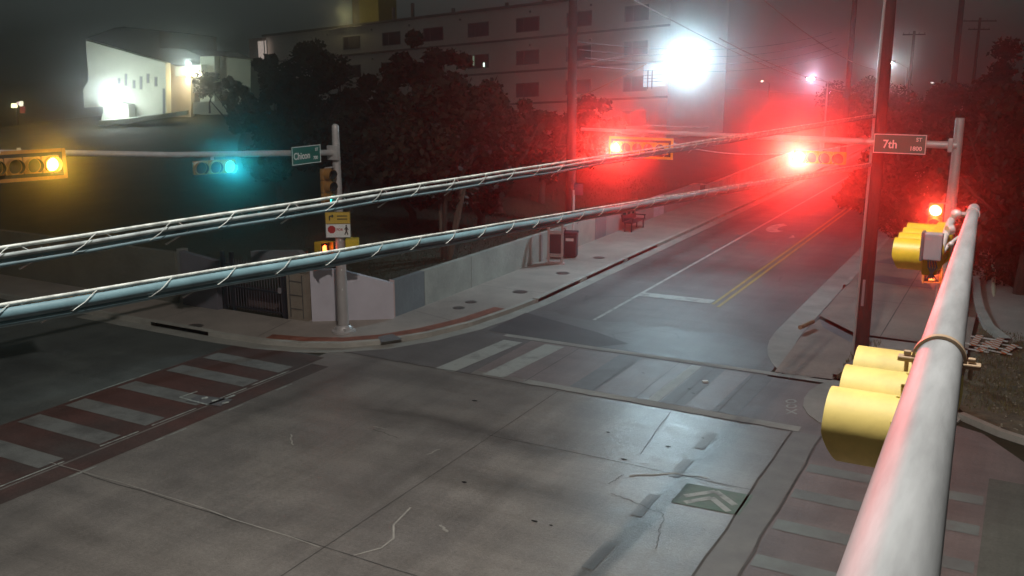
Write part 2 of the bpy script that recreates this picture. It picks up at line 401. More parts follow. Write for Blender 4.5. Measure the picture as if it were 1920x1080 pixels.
# crossing over the far street (bars run away from the camera)
def barpoly(x, w, y0=21.05, y1=24.3, sl=.08):
    return [(x - w / 2, y0), (x + w / 2, y0), (x + w / 2 + sl, y1), (x - w / 2 + sl, y1)]
flat('far_crossing_pavement', [rect(-12.6, 21.05, -4.0, 24.33)], .003, M_pinkpave)
flat('dark_crossing_pavement', [[(-17.1, 20.75), (-12.6, 20.75), (-12.6, 24.33), (-15.6, 24.33), (-15.9, 23.0), (-16.9, 21.2)]], .003, road_mat('dark_worn_concrete', (.17, .155, .15), (.12, .11, .108), rough=.6))
flat('crossing_bar', [barpoly(-13.35, .62, 20.65, 24.0, .3), barpoly(-11.95, .62, 20.85, 24.2, .2), barpoly(-7.55, .28)], .009, mat('pale_crossing_bar', (.40, .41, .38), .6, c2=(.22, .22, .21), scale=1.6, coord='World', detail=10, lo=.3, hi=.5))
flat('dull_crossing_bar', [barpoly(-9.45, .7), barpoly(-7.05, .6), barpoly(-5.75, .62)], .009, M_graybar)
# crossing over the side street on the left
flat('left_crossing_pavement', [rect(-20.1, 6.0, -16.95, 20.0)], .004, M_redpave)
flat('left_crossing_edge', [rect(-16.88, 6, -16.30, 19.4)], .004, M_redpave)
LB = []
for i, yc in enumerate((8.6, 10.1, 11.5, 12.95, 14.2, 15.72, 17.3, 18.62)):
    LB.append([(-19.95, yc - .28), (-17.15, yc - .28), (-17.15, yc + .30), (-19.95, yc + .30)])
flat('left_crossing_bar', LB, .009, M_whitebar)
bm = bm_new()
for (y0, y1) in ((7, 9.2), (10.2, 11.7), (12.6, 13.6), (14.0, 15.3), (16.0, 17.0), (17.2, 18.6)):
    line(bm, [(-17.03, y0), (-17.0, y1)], .05, .010)
for (y0, y1) in ((8.0, 9.0), (11.2, 11.9), (13.4, 14.25), (15.4, 16.2), (17.2, 17.8)):
    line(bm, [(-16.22, y0), (-16.2, y1)], .045, .010)
line(bm, [(-20.15, 8), (-20.15, 11.5)], .05, .010); line(bm, [(-20.15, 14.2), (-20.15, 17)], .05, .010)
struct('crossing_edge_line', bm, mat('bright_worn_paint', (.5, .54, .5), .6, c2=(.25, .26, .25), scale=3, coord='World', lo=.4, hi=.55))
# crossing bars right of the ribbon
flat('right_crossing_bar', [[(-3.35, y0), (-.1, y0), (-.1, y0 + .42), (-3.35, y0 + .42)] for y0 in (13.0, 14.35, 15.8, 17.25, 18.6)], .006, M_greenbar)
flat('worn_strip', [rect(-.05, 3, 1.2, 20.0)], .008, road_mat('olive_worn_strip', (.17, .17, .145), (.12, .12, .105), rough=.6))
# green bicycle marking with its chevron
flat('green_marking', [[tuple(gp(1258, 942)[:2]), tuple(gp(1288, 906)[:2]), tuple(gp(1412, 930)[:2]), tuple(gp(1386, 967)[:2])]], .009, M_greenpaint)
bm = bm_new()
def chev(a, b, c, w, z):
    line(bm, [gp(*a), gp(*b)], w, z); line(bm, [gp(*b), gp(*c)], w, z + .0008)
chev((1284, 931), (1342, 922), (1378, 948), .13, .013); chev((1284, 943), (1334, 934), (1366, 960), .13, .013)
struct('chevron_marking', bm, M_white)
flat('road_patch', [rect(x - .17, y - .5, x + .05, y + .5) for x, y in ((-5.56, 19.2), (-5.56, 17.55), (-5.6, 15.6), (-5.6, 13.45))], .009, mat('pad_grey', (.25, .25, .245), .5, c2=(.20, .20, .20), scale=2, coord='World'))
bm = bm_new()
o = gp(1485, 760)                                   # small painted survey marks
line(bm, [gp(1474, 768), gp(1494, 777)], .05, .009); line(bm, [gp(1494, 768), gp(1474, 777)], .05, .010)
for (cx, cy) in ((1484, 762), (1483, 753)):
    ring = [gp(cx + 9 * math.cos(R(a)), cy + 3.2 * math.sin(R(a))) for a in range(0, 361, 30)]
    line(bm, ring, .045, .011)
struct('survey_mark', bm, M_white)
bm = bm_new()
for (x, y) in ((1003, 978), (1033, 986), (1170, 862), (1318, 822), (1206, 700), (1292, 730), (1300, 738), (1140, 811), (890, 752), (870, 905), (1253, 838)):
    c_ = gp(x, y); r_ = rng.uniform(.04, .09)
    sheet(bm, [(c_.x + r_ * rng.uniform(.6, 1.2) * math.cos(k * .9), c_.y + .6 * r_ * rng.uniform(.6, 1.2) * math.sin(k * .9)) for k in range(7)], .011)
struct('road_pit', bm, M_dark)

# kerb line of the far left corner
KL = [(-60, 20.05), (-27, 20.05), (-21, 20.05), (-19.4, 20.15), (-18.2, 20.45), (-17.1, 21.0), (-16.2, 21.9), (-15.5, 23.2), (-15.0, 24.8), (-14.72, 26.8), (-14.58, 29), (-14.55, 60), (-14.9, 110), (-15.2, 200)]
def off(pl, d):
    out = []; n = len(pl)
    for i, p in enumerate(pl):
        a = Vector(pl[max(0, i - 1)]); b = Vector(pl[min(n - 1, i + 1)]); t = (b - a).normalized()
        out.append((p[0] - t.y * d, p[1] + t.x * d))
    return out
def band(bm, pl, d0, d1, z0, z1):                   # raised strip between two offsets of a polyline
    A = off(pl, d0); B = off(pl, d1)
    for i in range(len(pl) - 1):
        q = [A[i], A[i + 1], B[i + 1], B[i]]
        lo = [bm.verts.new((*p, z0)) for p in q]; hi = [bm.verts.new((*p, z1)) for p in q]
        bm.faces.new(hi); bm.faces.new((lo[0], lo[1], hi[1], hi[0])); bm.faces.new((lo[2], lo[3], hi[3], hi[2]))
    bmesh.ops.remove_doubles(bm, verts=bm.verts, dist=1e-4)
bm = bm_new(); band(bm, KL[1:], -.45, .001, -.02, .006); struct('gutter', bm, M_gutter)
SLOTS = [(28.6, 32.2), (32.75, 36.6), (36.95, 40.6)]
# kerb with the drain openings left out
def kerb_run(name, pl):
    bm = bm_new(); band(bm, pl, 0, .17, -.02, .15); return struct(name, bm, M_kerb)
kerb_run('kerb', [(-24.0, 20.05), (-27, 20.05), (-60, 20.05)][::-1])
kerb_run('kerb', [(-21.5, 20.05), (-21.0, 20.05)])
kerb_run('kerb', [p for p in KL if 23.9 > p[1] and p[0] > -21.1])
kerb_run('kerb', [(-15.5, 23.2), (-15.0, 24.8), (-14.72, 26.8), (-14.60, 28.5)])
for a, b in ((32.2, 32.75), (36.6, 36.95)): kerb_run('kerb', [(-14.57, a), (-14.57, b)])
kerb_run('kerb', [(-14.56, 40.6), (-14.55, 60), (-14.9, 110), (-15.2, 200)])
for (x0, x1, y0, y1) in [(-14.75, -14.56, a, b) for a, b in SLOTS]:
    d = thing('storm_drain', 'dark kerb drain opening, %s along the far left kerb' % {28.6: 'nearest of three', 32.75: 'middle of three', 36.95: 'farthest of three'}[y0], 'storm drain', (x1, (y0 + y1) / 2, 0), group='drain openings in the far left kerb')
    bm = bm_new(); box(bm, ((x0 + x1) / 2, (y0 + y1) / 2, .145), (.19, y1 - y0, .03)); obj('lid', bm, M_kerb, d, True)
    bm = bm_new(); box(bm, (x0 - .05, (y0 + y1) / 2, .05), (.02, y1 - y0, .14)); obj('recess', bm, M_dark, d, True)
    for yy in (y0 + .03, y1 - .03):
        bm = bm_new(); box(bm, ((x0 + x1) / 2, yy, .06), (.16, .05, .13)); obj('support', bm, M_kerb, d, True)
d = thing('storm_drain', 'dark kerb drain opening beside the left crossing, below the iron gate', 'storm drain', (-22.7, 20.1, 0))
bm = bm_new(); box(bm, (-22.75, 20.14, .145), (2.5, .19, .03)); obj('lid', bm, M_kerb, d, True)
bm = bm_new(); box(bm, (-22.75, 20.26, .05), (2.5, .02, .14)); obj('recess', bm, M_dark, d, True)
# sidewalk at the left corner
W0 = [(-60, 22.35), (-24.9, 22.35), (-20.4, 22.35), (-19.55, 22.7), (-17.5, 24.2), (-17.5, 56), (-17.7, 110), (-18, 200)]
inner = off(KL, .17)
flat('sidewalk', [inner + W0[::-1]], .14, M_walk)
bm = bm_new(); band(bm, [p for p in KL if -19.5 < p[0] and p[1] < 26.9], .19, .62, .135, .148); struct('tactile_band', bm, M_redband)
bm = bm_new()
for (a, b) in (((-17.45, 25.2), (-14.9, 24.5)), ((-17.5, 29.5), (-14.7, 29.5)), ((-17.5, 35.5), (-14.7, 35.5)), ((-17.5, 41.5), (-14.7, 41.5)), ((-19.8, 20.4), (-20.2, 22.3)), ((-24, 20.3), (-24, 22.3)), ((-17.5, 47), (-14.7, 47)), ((-28, 20.3), (-28, 22.3))):
    line(bm, [a, b], .02, .1445)
struct('sidewalk_joint', bm, M_joint)
flat('sidewalk_patch', [[tuple(gp(708, 632, .145)[:2]), tuple(gp(735, 626, .145)[:2]), tuple(gp(755, 636, .145)[:2]), tuple(gp(715, 642, .145)[:2])]], .152, M_graybar)
for i, (px_, py_, r_, lb) in enumerate(((860, 577, .2, 'small round sidewalk cover nearest the painted corner wall'), (883, 566, .2, 'small round sidewalk cover just behind the nearest one'), (975, 547, .27, 'round iron cover in sidewalk beside nearest drain opening'), (1055, 512, .27, 'round iron cover in sidewalk in front of bus stop kiosk'), (1123, 483, .25, 'round iron cover in sidewalk beyond the dark bin'), (365, 611, .26, 'round iron cover in sidewalk in front of iron gate'))):
    p = gp(px_, py_, .145); bm = bm_new(); t = thing('manhole_cover', lb, 'manhole cover', (p.x, p.y, .142), group='round covers set in the left sidewalk')
    lathe(bm, [(0.001, .008), (r_ * .85, .008), (r_ * .86, .003)], 24); obj('lid', bm, mat('iron_cover', (.09, .075, .07), .6, .2, 9), t)
    bm = bm_new(); lathe(bm, [(r_ * .9, .006), (r_, .006), (r_ + .01, .0)], 24); obj('ring', bm, M_joint, t)
# lit wet patch in the left crossing, its shine built as a metal cover
c_ = gp(392, 752)
t = thing('lit_wet_patch', 'shiny lit wet patch in the red left crossing, built as a metal cover', 'wet patch', (c_.x, c_.y, .01))
bm = bm_new()
fr = [gp(337, 746), gp(370, 735), gp(440, 742), gp(390, 760)]
line(bm, [fr[0], fr[1]], .05, .018); line(bm, [fr[3], fr[2]], .09, .018); line(bm, [fr[0], fr[3]], .05, .0185)
obj('frame', bm, M_strand, t, True)
bm = bm_new(); box(bm, (0, 0, .004), (1.0, .5, .008), R(10)); obj('plate', bm, M_graybar, t)
for k in range(3):
    bm = bm_new(); box(bm, (-.2 + .35 * k, .05, .02), (.16, .06, .03), R(70), bev=.01); obj('rib', bm, M_strand, t)

# right side of the far street: gutter, kerb, walk
KR = [(-6.0, 200), (-6.02, 60), (-6.05, 36), (-6.05, 28.8), (-5.98, 27.8), (-5.84, 27.0), (-5.64, 26.3), (-5.4, 25.7), (-5.08, 25.15), (-4.7, 24.65)]
bm = bm_new(); band(bm, KR, -.35, .42, -.02, .008); struct('gutter', bm, M_gutter)
bm = bm_new(); band(bm, [p for p in KR if p[1] > 31], .42, .56, -.02, .15); struct('kerb', bm, M_kerb)
flat('sidewalk', [[(-5.45, 24.75), (-3.95, 24.85), (-3.75, 27.6), (-4.1, 29.3), (-5.5, 31.0), (-5.6, 29.4)]], .02, M_walk_r)
flat('sidewalk', [[(-5.5, 31), (-4.1, 29.3), (-3.75, 29.3), (-1.0, 29.2), (-1.2, 60), (-2.0, 120), (-5.4, 120), (-5.5, 60)]], .14, M_walk_r)
flat('sidewalk', [[(-5.2, 30.0), (-4.1, 28.6), (-4.1, 29.28), (-5.5, 30.98)]], .024, M_graybar)
flat('sidewalk', [[(-3.7, 27.0), (-1.0, 26.2), (-1.0, 29.19), (-3.7, 29.2)]], .10, M_walk)
bm = bm_new()
for (a, b) in (((-5.45, 34), (-1.1, 34)), ((-5.45, 37), (-1.1, 37)), ((-3.4, 29.3), (-3.4, 60)), ((-5.45, 41), (-1.1, 41)), ((-5.45, 45.5), (-1.1, 45.5))): line(bm, [a, b], .03, .1445)
struct('sidewalk_joint', bm, M_joint)
flat('sidewalk_patch', [[(-5.4, 37.2), (-1.2, 36.6), (-1.2, 38.0), (-4.6, 38.4)], [(-5.3, 41), (-3.6, 40.7), (-1.2, 41.6), (-1.2, 42.4), (-4.6, 42.6)]], .1435, M_graybar)
# corner island with ramp circle, dirt
bm = bm_new(); prism(bm, [(-3.95, 24.78), (-3.35, 24.8), (-2.2, 25.2), (-1.2, 24.6), (-.75, 23.4), (-.95, 22.6), (-1.4, 22.0), (-2.0, 21.55), (-2.7, 21.3), (-3.2, 21.3), (-3.65, 21.5), (-3.98, 21.9), (-4.2, 22.4), (-4.3, 23.0), (-4.3, 23.6), (-4.2, 24.2)], -.02, .03); struct('corner_ramp', bm, M_gutter)
flat('dirt_bed', [[(-3.9, 24.9), (-3.35, 24.85), (-2.2, 25.3), (-1.2, 24.7), (-.7, 23.55), (.2, 22.9), (1.4, 22.3), (30, 21.5), (40, 33), (-.9, 33), (-.95, 26.1), (-3.68, 27.0)]], .06, M_dirt)
bm = bm_new(); band(bm, [(-.75, 23.5), (.1, 22.75), (1.3, 22.1), (30, 21.3)], -.18, 0, -.02, .13); struct('kerb', bm, M_kerb)
bm = bm_new(); band(bm, [(-4.02, 29.2), (-3.6, 27.4), (-3.98, 24.95)][::-1], -.12, 0, .0, .14); struct('kerb', bm, M_walk_r)
# loose stones and tufts on the dirt
bm = bm_new()
for i in range(420):
    x = rng.uniform(-.7, 3.2); y = rng.uniform(23.0, 29.6)
    if y < 24.3 and x < 0: continue
    r_ = rng.uniform(.012, .045); q = bmesh.ops.create_icosphere(bm, subdivisions=1, radius=r_)
    bmesh.ops.transform(bm, matrix=Matrix.Translation((x, y, .065)) @ Matrix.Rotation(rng.random() * 6, 4, 'Z') @ Matrix.Diagonal((1, .7, .55, 1)), verts=q['verts'])
o = obj('gravel', bm, mat('pale_stones', (.30, .27, .21), .9, .3, 3)); o['kind'] = 'stuff'
bm = bm_new()
def blades(bm, n, fx, h0=.05, h1=.14):
    for i in range(n):
        x, y, z = fx(); a = rng.random() * 6.28; h = rng.uniform(h0, h1); w_ = .012
        v = [bm.verts.new((x - w_ * math.cos(a), y - w_ * math.sin(a), z)), bm.verts.new((x + w_ * math.cos(a), y + w_ * math.sin(a), z)), bm.verts.new((x + rng.uniform(-.05, .05), y + rng.uniform(-.05, .05), z + h))]
        bm.faces.new(v)
blades(bm, 5000, lambda: (rng.uniform(-.8, 3.4), rng.uniform(24.0, 32), .06))
blades(bm, 900, lambda: (rng.uniform(-3.9, -3.3), rng.uniform(24.9, 29), .06))
o = obj('dry_grass', bm, mat('dry_grass_blade', (.16, .14, .06), .9, .3, 2)); o['kind'] = 'stuff'

# ================================================================== HILL behind the walls
def hill_z(x, y):
    dx = -17.6 - x; dy = y - 22.4
    d = max(0, min(dx, dy * 1.2))
    z = 1.12 + .062 * d if d < 55 else 1.12 + 3.41 + .01 * (d - 55)
    k = min(1, max(0, (x + 96) / 16)); z = .08 + (z - .08) * k * k * (3 - 2 * k)
    return z + .12 * k * math.sin(x * .31) * math.cos(y * .23)
bm = bm_new()
xs = [-17.75, -18.6, -19.65, -21, -23, -25, -28, -32, -37, -43, -50, -60, -72, -86, -105, -130, -170, -230, -320]
def yb(x): return 24.25 if x > -17.8 else (24.25 - (-17.75 - x) / 1.9 * 1.65 if x > -19.6 else 22.62)
ts = [0, .6, 1.4, 2.6, 4.5, 7, 10, 14, 19, 25, 32, 40, 50, 65, 85, 120, 180]
rows = [[bm.verts.new((x, yb(x) + t, hill_z(x, yb(x) + t) if t > 0 else 1.0)) for t in ts] for x in xs]
for i in range(len(xs) - 1):
    for j in range(len(ts) - 1):
        bm.faces.new((rows[i][j], rows[i][j + 1], rows[i + 1][j + 1], rows[i + 1][j]))
hill = struct('hillside', bm, M_grass, smooth=True)
for p in hill.data.polygons:
    if p.normal.z < 0: hill.data.flip_normals(); break
bm = bm_new()
def hb():
    x = -17.9 - abs(rng.gauss(0, 5)); y = max(yb(x) + .1, 23 + rng.random() * 33); return (x, y, hill_z(x, y) - .02)
blades(bm, 14000, hb, .05, .16)
o = obj('hill_grass', bm, mat('night_grass_blade', (.05, .05, .026), .95, .35, 1.5)); o['kind'] = 'stuff'

# ================================================================== WALLS
def wall_poly(bm, p0, p1, h0, h1, th=.22, z0=.0):
    a = Vector((*p0, 0)); b = Vector((*p1, 0)); d = (b - a).normalized(); n = Vector((-d.y, d.x, 0)) * th
    extr(bm, [a + Vector((0, 0, z0)), b + Vector((0, 0, z0)), b + Vector((0, 0, h1)), a + Vector((0, 0, h0))], n)
t = thing('retaining_wall', 'long low pale concrete retaining wall along the far street sidewalk', 'wall', (-17.5, 24.2, 0))
segs = [(24.2, 25.95, M_wallblue), (25.95, 29.0, M_wall), (29.0, 34.55, M_wall), (34.62, 40.2, M_wall), (40.2, 41.5, M_wallblue), (41.5, 48.0, M_wallpatch), (48.0, 49.6, M_wallpale), (49.6, 56.0, M_wallpatch)]
for a, b, m_ in segs:
    bm = bm_new(); wall_poly(bm, (-17.5, a + .012), (-17.5, b - .012), 1.34 - (a - 24) * .006, 1.34 - (b - 24) * .006); obj('wall_panel', bm, m_, t, True)
bm = bm_new(); box(bm, (-17.53, 34.58, .62), (.2, .14, 1.3)); obj('pilaster', bm, M_wallpatch, t, True)
t = thing('corner_wall', 'pale lilac painted wall behind the signal pole, its top sloping down to the corner', 'wall', (-18.5, 23.4, 0))
bm = bm_new(); wall_poly(bm, (-17.52, 24.18), (-18.9, 23.19), 1.30, 1.80); wall_poly(bm, (-18.9, 23.19), (-19.62, 22.68), 1.80, 1.80); obj('panel', bm, M_wallpale, t, True)
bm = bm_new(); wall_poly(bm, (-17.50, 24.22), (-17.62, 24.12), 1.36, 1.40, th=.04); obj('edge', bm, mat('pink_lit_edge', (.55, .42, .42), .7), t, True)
t = thing('gate_pillar', 'beige block pillar between iron gate and pale lilac wall', 'pillar', (-20.05, 22.5, 0))
bm = bm_new(); box(bm, (-20.02, 22.62, .86), (.78, .4, 1.68)); obj('shaft', bm, M_block, t, True)
bm = bm_new()
for z in (.5, .95, 1.4): box(bm, (-20.02, 22.41, z), (.5, .03, .02))
box(bm, (-20.28, 22.41, .92), (.02, .03, 1.4)); box(bm, (-19.76, 22.41, .92), (.02, .03, 1.4)); obj('joint', bm, M_joint, t, True)
bm = bm_new(); box(bm, (-20.02, 22.62, 1.75), (.86, .48, .09), bev=.015); obj('cap', bm, M_block, t, True)
# iron gate
t = thing('iron_gate', 'black iron bar gate closing the opening in the left wall', 'gate', (-21.75, 22.4, 0))
bm = bm_new()
for i in range(22): tube(bm, [(-23.0 + i * .118, 22.42, .2), (-23.0 + i * .118, 22.42, 1.88)], .013, 6)
obj('bars', bm, mat('worn_iron_bar', (.13, .11, .13), .6), t, True)
for z in (.28, .95, 1.7):
    bm = bm_new(); box(bm, (-21.75, 22.42, z), (2.6, .05, .05)); obj('rail', bm, M_iron, t, True)
for x in (-23.12, -22.72, -20.52):
    bm = bm_new(); box(bm, (x, 22.42, 1.05), (.11, .11, 2.1)); obj('post', bm, M_iron, t, True)
bm = bm_new(); box(bm, (-20.64, 22.34, 1.05), (.12, .05, .18), bev=.01); obj('lock_box', bm, M_gbox, t, True)
bm = bm_new(); wall_poly(bm, (-20.5, 23.6), (-23.1, 23.6), .9, .9, th=.2); o = obj('stair_riser_wall', bm, mat('stair_brown', (.16, .11, .10), .9, .3, 5)); tag(o, 'dark low stair wall behind the iron gate bars', 'wall')
t = thing('wall_behind_gate', 'dull purple-grey wall left of the gate with a sloping top end', 'wall', (-23.9, 22.45, 0))
bm = bm_new(); wall_poly(bm, (-23.2, 22.36), (-24.82, 22.36), 1.80, 1.98); obj('panel', bm, mat('purple_grey_wall', (.16, .15, .175), .85, .1, 1), t, True)
t = thing('block_wall', 'long dull block retaining wall at the far left', 'wall', (-34, 22.45, 0))
bm = bm_new(); wall_poly(bm, (-25.1, 22.40), (-60, 22.40), 1.9, 1.9)
obj('panel', bm, mat('dull_block_wall', (.17, .165, .14), .9, .15, .8, bump=.5), t, True)
bm = bm_new()
for z in (.4, .8, 1.2, 1.6): box(bm, (-42, 22.395, z), (34, .02, .018))
obj('course_line', bm, M_joint, t, True)
bm = bm_new(); box(bm, (-24.97, 22.42, 1.02), (.24, .3, 2.0), bev=.02); obj('end_pier', bm, mat('grey_pier', (.24, .24, .225), .85, .1, 1), t, True)
# sloping wing of wall seen above the gate
t = thing('stair_wing_wall', 'pale wing wall with a sloping top rising behind the iron gate', 'wall', (-22, 24.6, 0))
bm = bm_new(); extr(bm, [Vector((-23.4, 24.0, .2)), Vector((-20.2, 24.0, .2)), Vector((-20.2, 24.0, 1.35)), Vector((-21.3, 24.0, 2.0)), Vector((-23.4, 24.0, 1.8))], Vector((0, .25, 0))); obj('panel', bm, mat('pale_wing', (.22, .21, .225), .85, .1, 1), t, True)
# second wall and drive beyond
t = thing('low_wall', 'low pale wall beyond the driveway, nearly at the large red signal', 'wall', (-17.4, 55, 0))
bm = bm_new(); wall_poly(bm, (-17.2, 57), (-17.8, 84), .95, 1.1, th=.3); obj('panel', bm, M_wall, t, True)
flat('driveway', [[(-17.55, 56.05), (-17.2, 56.95), (-30, 60), (-30, 56.5)]], 1.0 - .0, M_walk)

# ================================================================== SIGNAL HEADS
def circ_M(loc): return Matrix.Translation(loc) @ Matrix.Rotation(R(90), 4, 'X')    # local Z -> -Y
def signal_head(name, label, loc, rz, n, lit=None, c=None, es=0, vertical=False, plate=False, house=None, border=None, group=None, vis_len=.26, tilt=0, visor_mat=None):
    t = thing(name, label, 'traffic light', loc, rz, group)
    if tilt: t.rotation_euler = (tilt, 0, rz)
    house = house or M_yel; P = []
    for i in range(n):
        k = (i - (n - 1) / 2) * .35
        P.append(Vector((0, 0, -k)) if vertical else Vector((k, 0, 0)))
    bm = bm_new()
    for p in P:
        box(bm, p + Vector((0, .07, 0)), (.335, .135, .335), bev=.02)
        lathe(bm, [(.001, -.185), (.07, -.18), (.12, -.165), (.15, -.135)], 16, Matrix.Translation(p) @ Matrix.Rotation(R(90), 4, 'X'))
    obj('housing', bm, house, t, smooth=True)
    if plate:
        w_ = n * .35 + .26; h_ = .62
        if vertical: w_, h_ = h_, w_
        bm = bm_new(); box(bm, (0, .045, 0), (w_, .012, h_)); obj('backplate', bm, M_blk, t)
        if border:
            bm = bm_new()
            for sx in (-1, 1): box(bm, (sx * (w_ / 2 - .03), .033, 0), (.07, .008, h_))
            for sz in (-1, 1): box(bm, (0, .0335, sz * (h_ / 2 - .035)), (w_ - .14, .008, .07))
            obj('backplate_border', bm, border, t)
    for i, p in enumerate(P):
        on = lit is not None and i == lit
        bm = bm_new(); lathe(bm, [(.001, .045), (.06, .038), (.11, .02), (.145, -.005)], 20, circ_M(p)); obj('lens', bm, emit('lit_lens_%02d_%d' % (int(c[1] * 100), int(es)), c, es) if on else M_lensoff, t, smooth=True)
        # visor: thin tunnel, open underneath towards its end
        bm = bm_new(); Mv = circ_M(p); seg = 28; a0, a1 = R(-62), R(242)
        for rr, flip in ((.158, 0), (.150, 1)):
            ra = []; rb = []
            for j in range(seg + 1):
                a = a0 + (a1 - a0) * j / seg
                cut = 1.0 - .22 * max(0, -math.sin(a))
                ra.append(bm.verts.new(Mv @ Vector((rr * math.cos(a), rr * math.sin(a), -.02))))
                rb.append(bm.verts.new(Mv @ Vector((rr * math.cos(a), rr * math.sin(a), vis_len * cut))))
            for j in range(seg):
                f = bm.faces.new((ra[j], ra[j + 1], rb[j + 1], rb[j])); f.material_index = flip
            if flip == 0: oa, ob = ra, rb
            else:
                for j in range(seg): bm.faces.new((ob[j], ob[j + 1], rb[j + 1], rb[j]))
        for a_ in (35, 145, 90):
            q = Mv @ Vector((.160 * math.cos(R(a_)), .160 * math.sin(R(a_)), .03)); ball(bm, q, .009, 1)
        o = obj('visor', bm, [visor_mat or house, M_vis_in], t, smooth=True)
    return t, P
def lens_light(t, p, power, color, cone=150, out=.27, aim=None, rad=.10, kind='SPOT'):
    Mw = worldm(t); a = Mw @ (p + Vector((0, -out, 0))); b = Mw @ (p + Vector((0, -3, -.35)))
    return lamp('lens_light', kind, a, power, color, rad, t, aim if aim is not None else b, R(cone), .6)

RED = (1, .032, .022)
# ---- far mast arm pole on the right
PR = Vector((-1.70, 26.9, 0))
t = thing('signal_pole', 'grey round signal pole on the right corner holding the far mast arm', 'signal pole', PR)
bm = bm_new(); tube(bm, [PR + Vector((0, 0, z)) for z in (0.02, 3, 6.75)], [.17, .145, .11], 18); obj('shaft', bm, M_galv, t, True, True)
bm = bm_new(); lathe(bm, [(.3, .04), (.3, .10), (.2, .14), (.18, .2)], 18); obj('base', bm, M_galv, t, smooth=True)
bm = bm_new(); tube(bm, [(PR.x, 26.82, 6.06), (-6, 26.82, 6.10), (-12.2, 26.82, 6.16)], [.10, .075, .045], 14); obj('mast_arm', bm, M_galv, t, True, True)
bm = bm_new(); box(bm, (PR.x - .15, 26.85, 6.06), (.12, .3, .34), bev=.02); obj('flange', bm, M_galv, t, True)
bm = bm_new(); tube(bm, [(-10.2, 26.82, 6.32), (-8.2, 26.82, 6.32)], .018, 6); obj('conduit', bm, M_strand, t, True)
G1 = 'lit red signals on the far mast arm'
h1, P = signal_head('traffic_light', 'horizontal signal with yellow edged backplate, left red light on far mast arm', (-10.2, 26.62, 5.68), 0, 5, 0, (1, .30, .05), 30, plate=True, border=M_yel, house=M_yel)
lens_light(h1, P[0], P_RED, RED, cone=42, aim=Vector((0, 0, 11)))
bm = bm_new(); box(bm, (0, .2, .25), (.08, .06, .34)); obj('bracket', bm, M_galv, h1)
h2, P = signal_head('traffic_light', 'horizontal signal with the largest red light, on far mast arm over the yellow line', (-5.05, 26.62, 5.62), 0, 4, 0, (1, .34, .06), 34, plate=False, house=M_yel)
lens_light(h2, P[0], P_RED2, RED, cone=42, aim=Vector((0, 0, 11)))
bm = bm_new(); box(bm, (0, .2, .25), (.08, .06, .34)); obj('bracket', bm, M_galv, h2)
h3, P = signal_head('traffic_light', 'upright signal with red light on the right signal pole above the near mast arm', (-2.02, 26.50, 4.07), 0, 3, 0, (1, .22, .08), 60, vertical=True, house=M_yel)
lens_light(h3, P[0], 450, RED, cone=52, aim=Vector((0, 0, 11)))
for z in (-.5, .5):
    bm = bm_new(); tube(bm, [(0, .12, z), (.28, .34, z)], .025, 8); obj('bracket', bm, M_galv, h3)
def ped_signal(label, loc, rz, lit):
    t = thing('pedestrian_signal', label, 'pedestrian signal', loc, rz)
    bm = bm_new(); box(bm, (0, .1, 0), (.42, .22, .44), bev=.02); obj('housing', bm, M_yel, t)
    bm = bm_new(); box(bm, (0, -.08, .225), (.44, .18, .012)); box(bm, (-.215, -.08, 0), (.012, .18, .44)); box(bm, (.215, -.08, 0), (.012, .18, .44)); obj('visor', bm, M_yel, t)
    bm = bm_new(); box(bm, (0, -.013, 0), (.36, .012, .36)); obj('screen', bm, M_lensoff, t)
    if lit:
        bm = bm_new(); y = -.024     # raised hand
        box(bm, (0, y, -.07), (.13, .01, .14), bev=.004)
        for k, hh in enumerate((.09, .12, .125, .105)): box(bm, (-.05 + .034 * k, y, .0 + hh / 2), (.026, .01, hh), bev=.003)
        box(bm, (.085, y, -.05), (.03, .01, .10), M=Matrix.Rotation(R(25), 4, 'Y'), bev=.003)
        obj('hand_symbol', bm, emit('hand_orange', (1, .10, .02), 14), t)
    return t
p1 = ped_signal('pedestrian signal showing a bright red hand, low on the right signal pole', (-1.95, 26.42, 2.74), R(12), True)
lens_light(p1, Vector((0, -.04, 0)), 60, (1, .12, .05), aim=Vector((0, 0, 6.5)))
bm = bm_new(); tube(bm, [(0, .2, .1), (.22, .42, .1)], .025, 8); obj('bracket', bm, M_galv, p1)
# street name plate of the far arm
def street_sign(label, c, w_, h_, Mrot, main, small1, small2, mx=0, msz=.24):
    t = thing('street_sign', label, 'street sign', c)
    B = Matrix.Translation(c) @ Mrot
    def bx(c_, s_, nm, m_):
        bm = bm_new(); box(bm, c_, s_, M=B); return obj(nm, bm, m_, t, True)
    bx((0, 0, -.012), (w_, h_, .02), 'panel', M_sgreen)
    bm = bm_new()
    for s in (-1, 1):
        box(bm, (0, s * (h_ / 2 - .012), .001), (w_, .02, .008), M=B); box(bm, (s * (w_ / 2 - .012), 0, .001), (.02, h_ - .045, .008), M=B)
    obj('border', bm, M_swhite, t, True)
    text_obj('lettering', main, msz, B @ Matrix.Translation((-w_ * .18 + mx, -h_ * .04, .004)), M_swhite, t, sx=.9, bold=True)
    text_obj('lettering', small1, msz * .45, B @ Matrix.Translation((w_ * .36, h_ * .24, .004)), M_swhite, t, bold=True)
    text_obj('lettering', small2, msz * .50, B @ Matrix.Translation((w_ * .31, -h_ * .22, .004)), M_swhite, t, bold=True)
    return t
RX = Matrix(((1, 0, 0, 0), (0, 0, -1, 0), (0, 1, 0, 0), (0, 0, 0, 1)))      # faces -Y
RP = Matrix(((0, 0, 1, 0), (1, 0, 0, 0), (0, 1, 0, 0), (0, 0, 0, 1)))      # faces +X
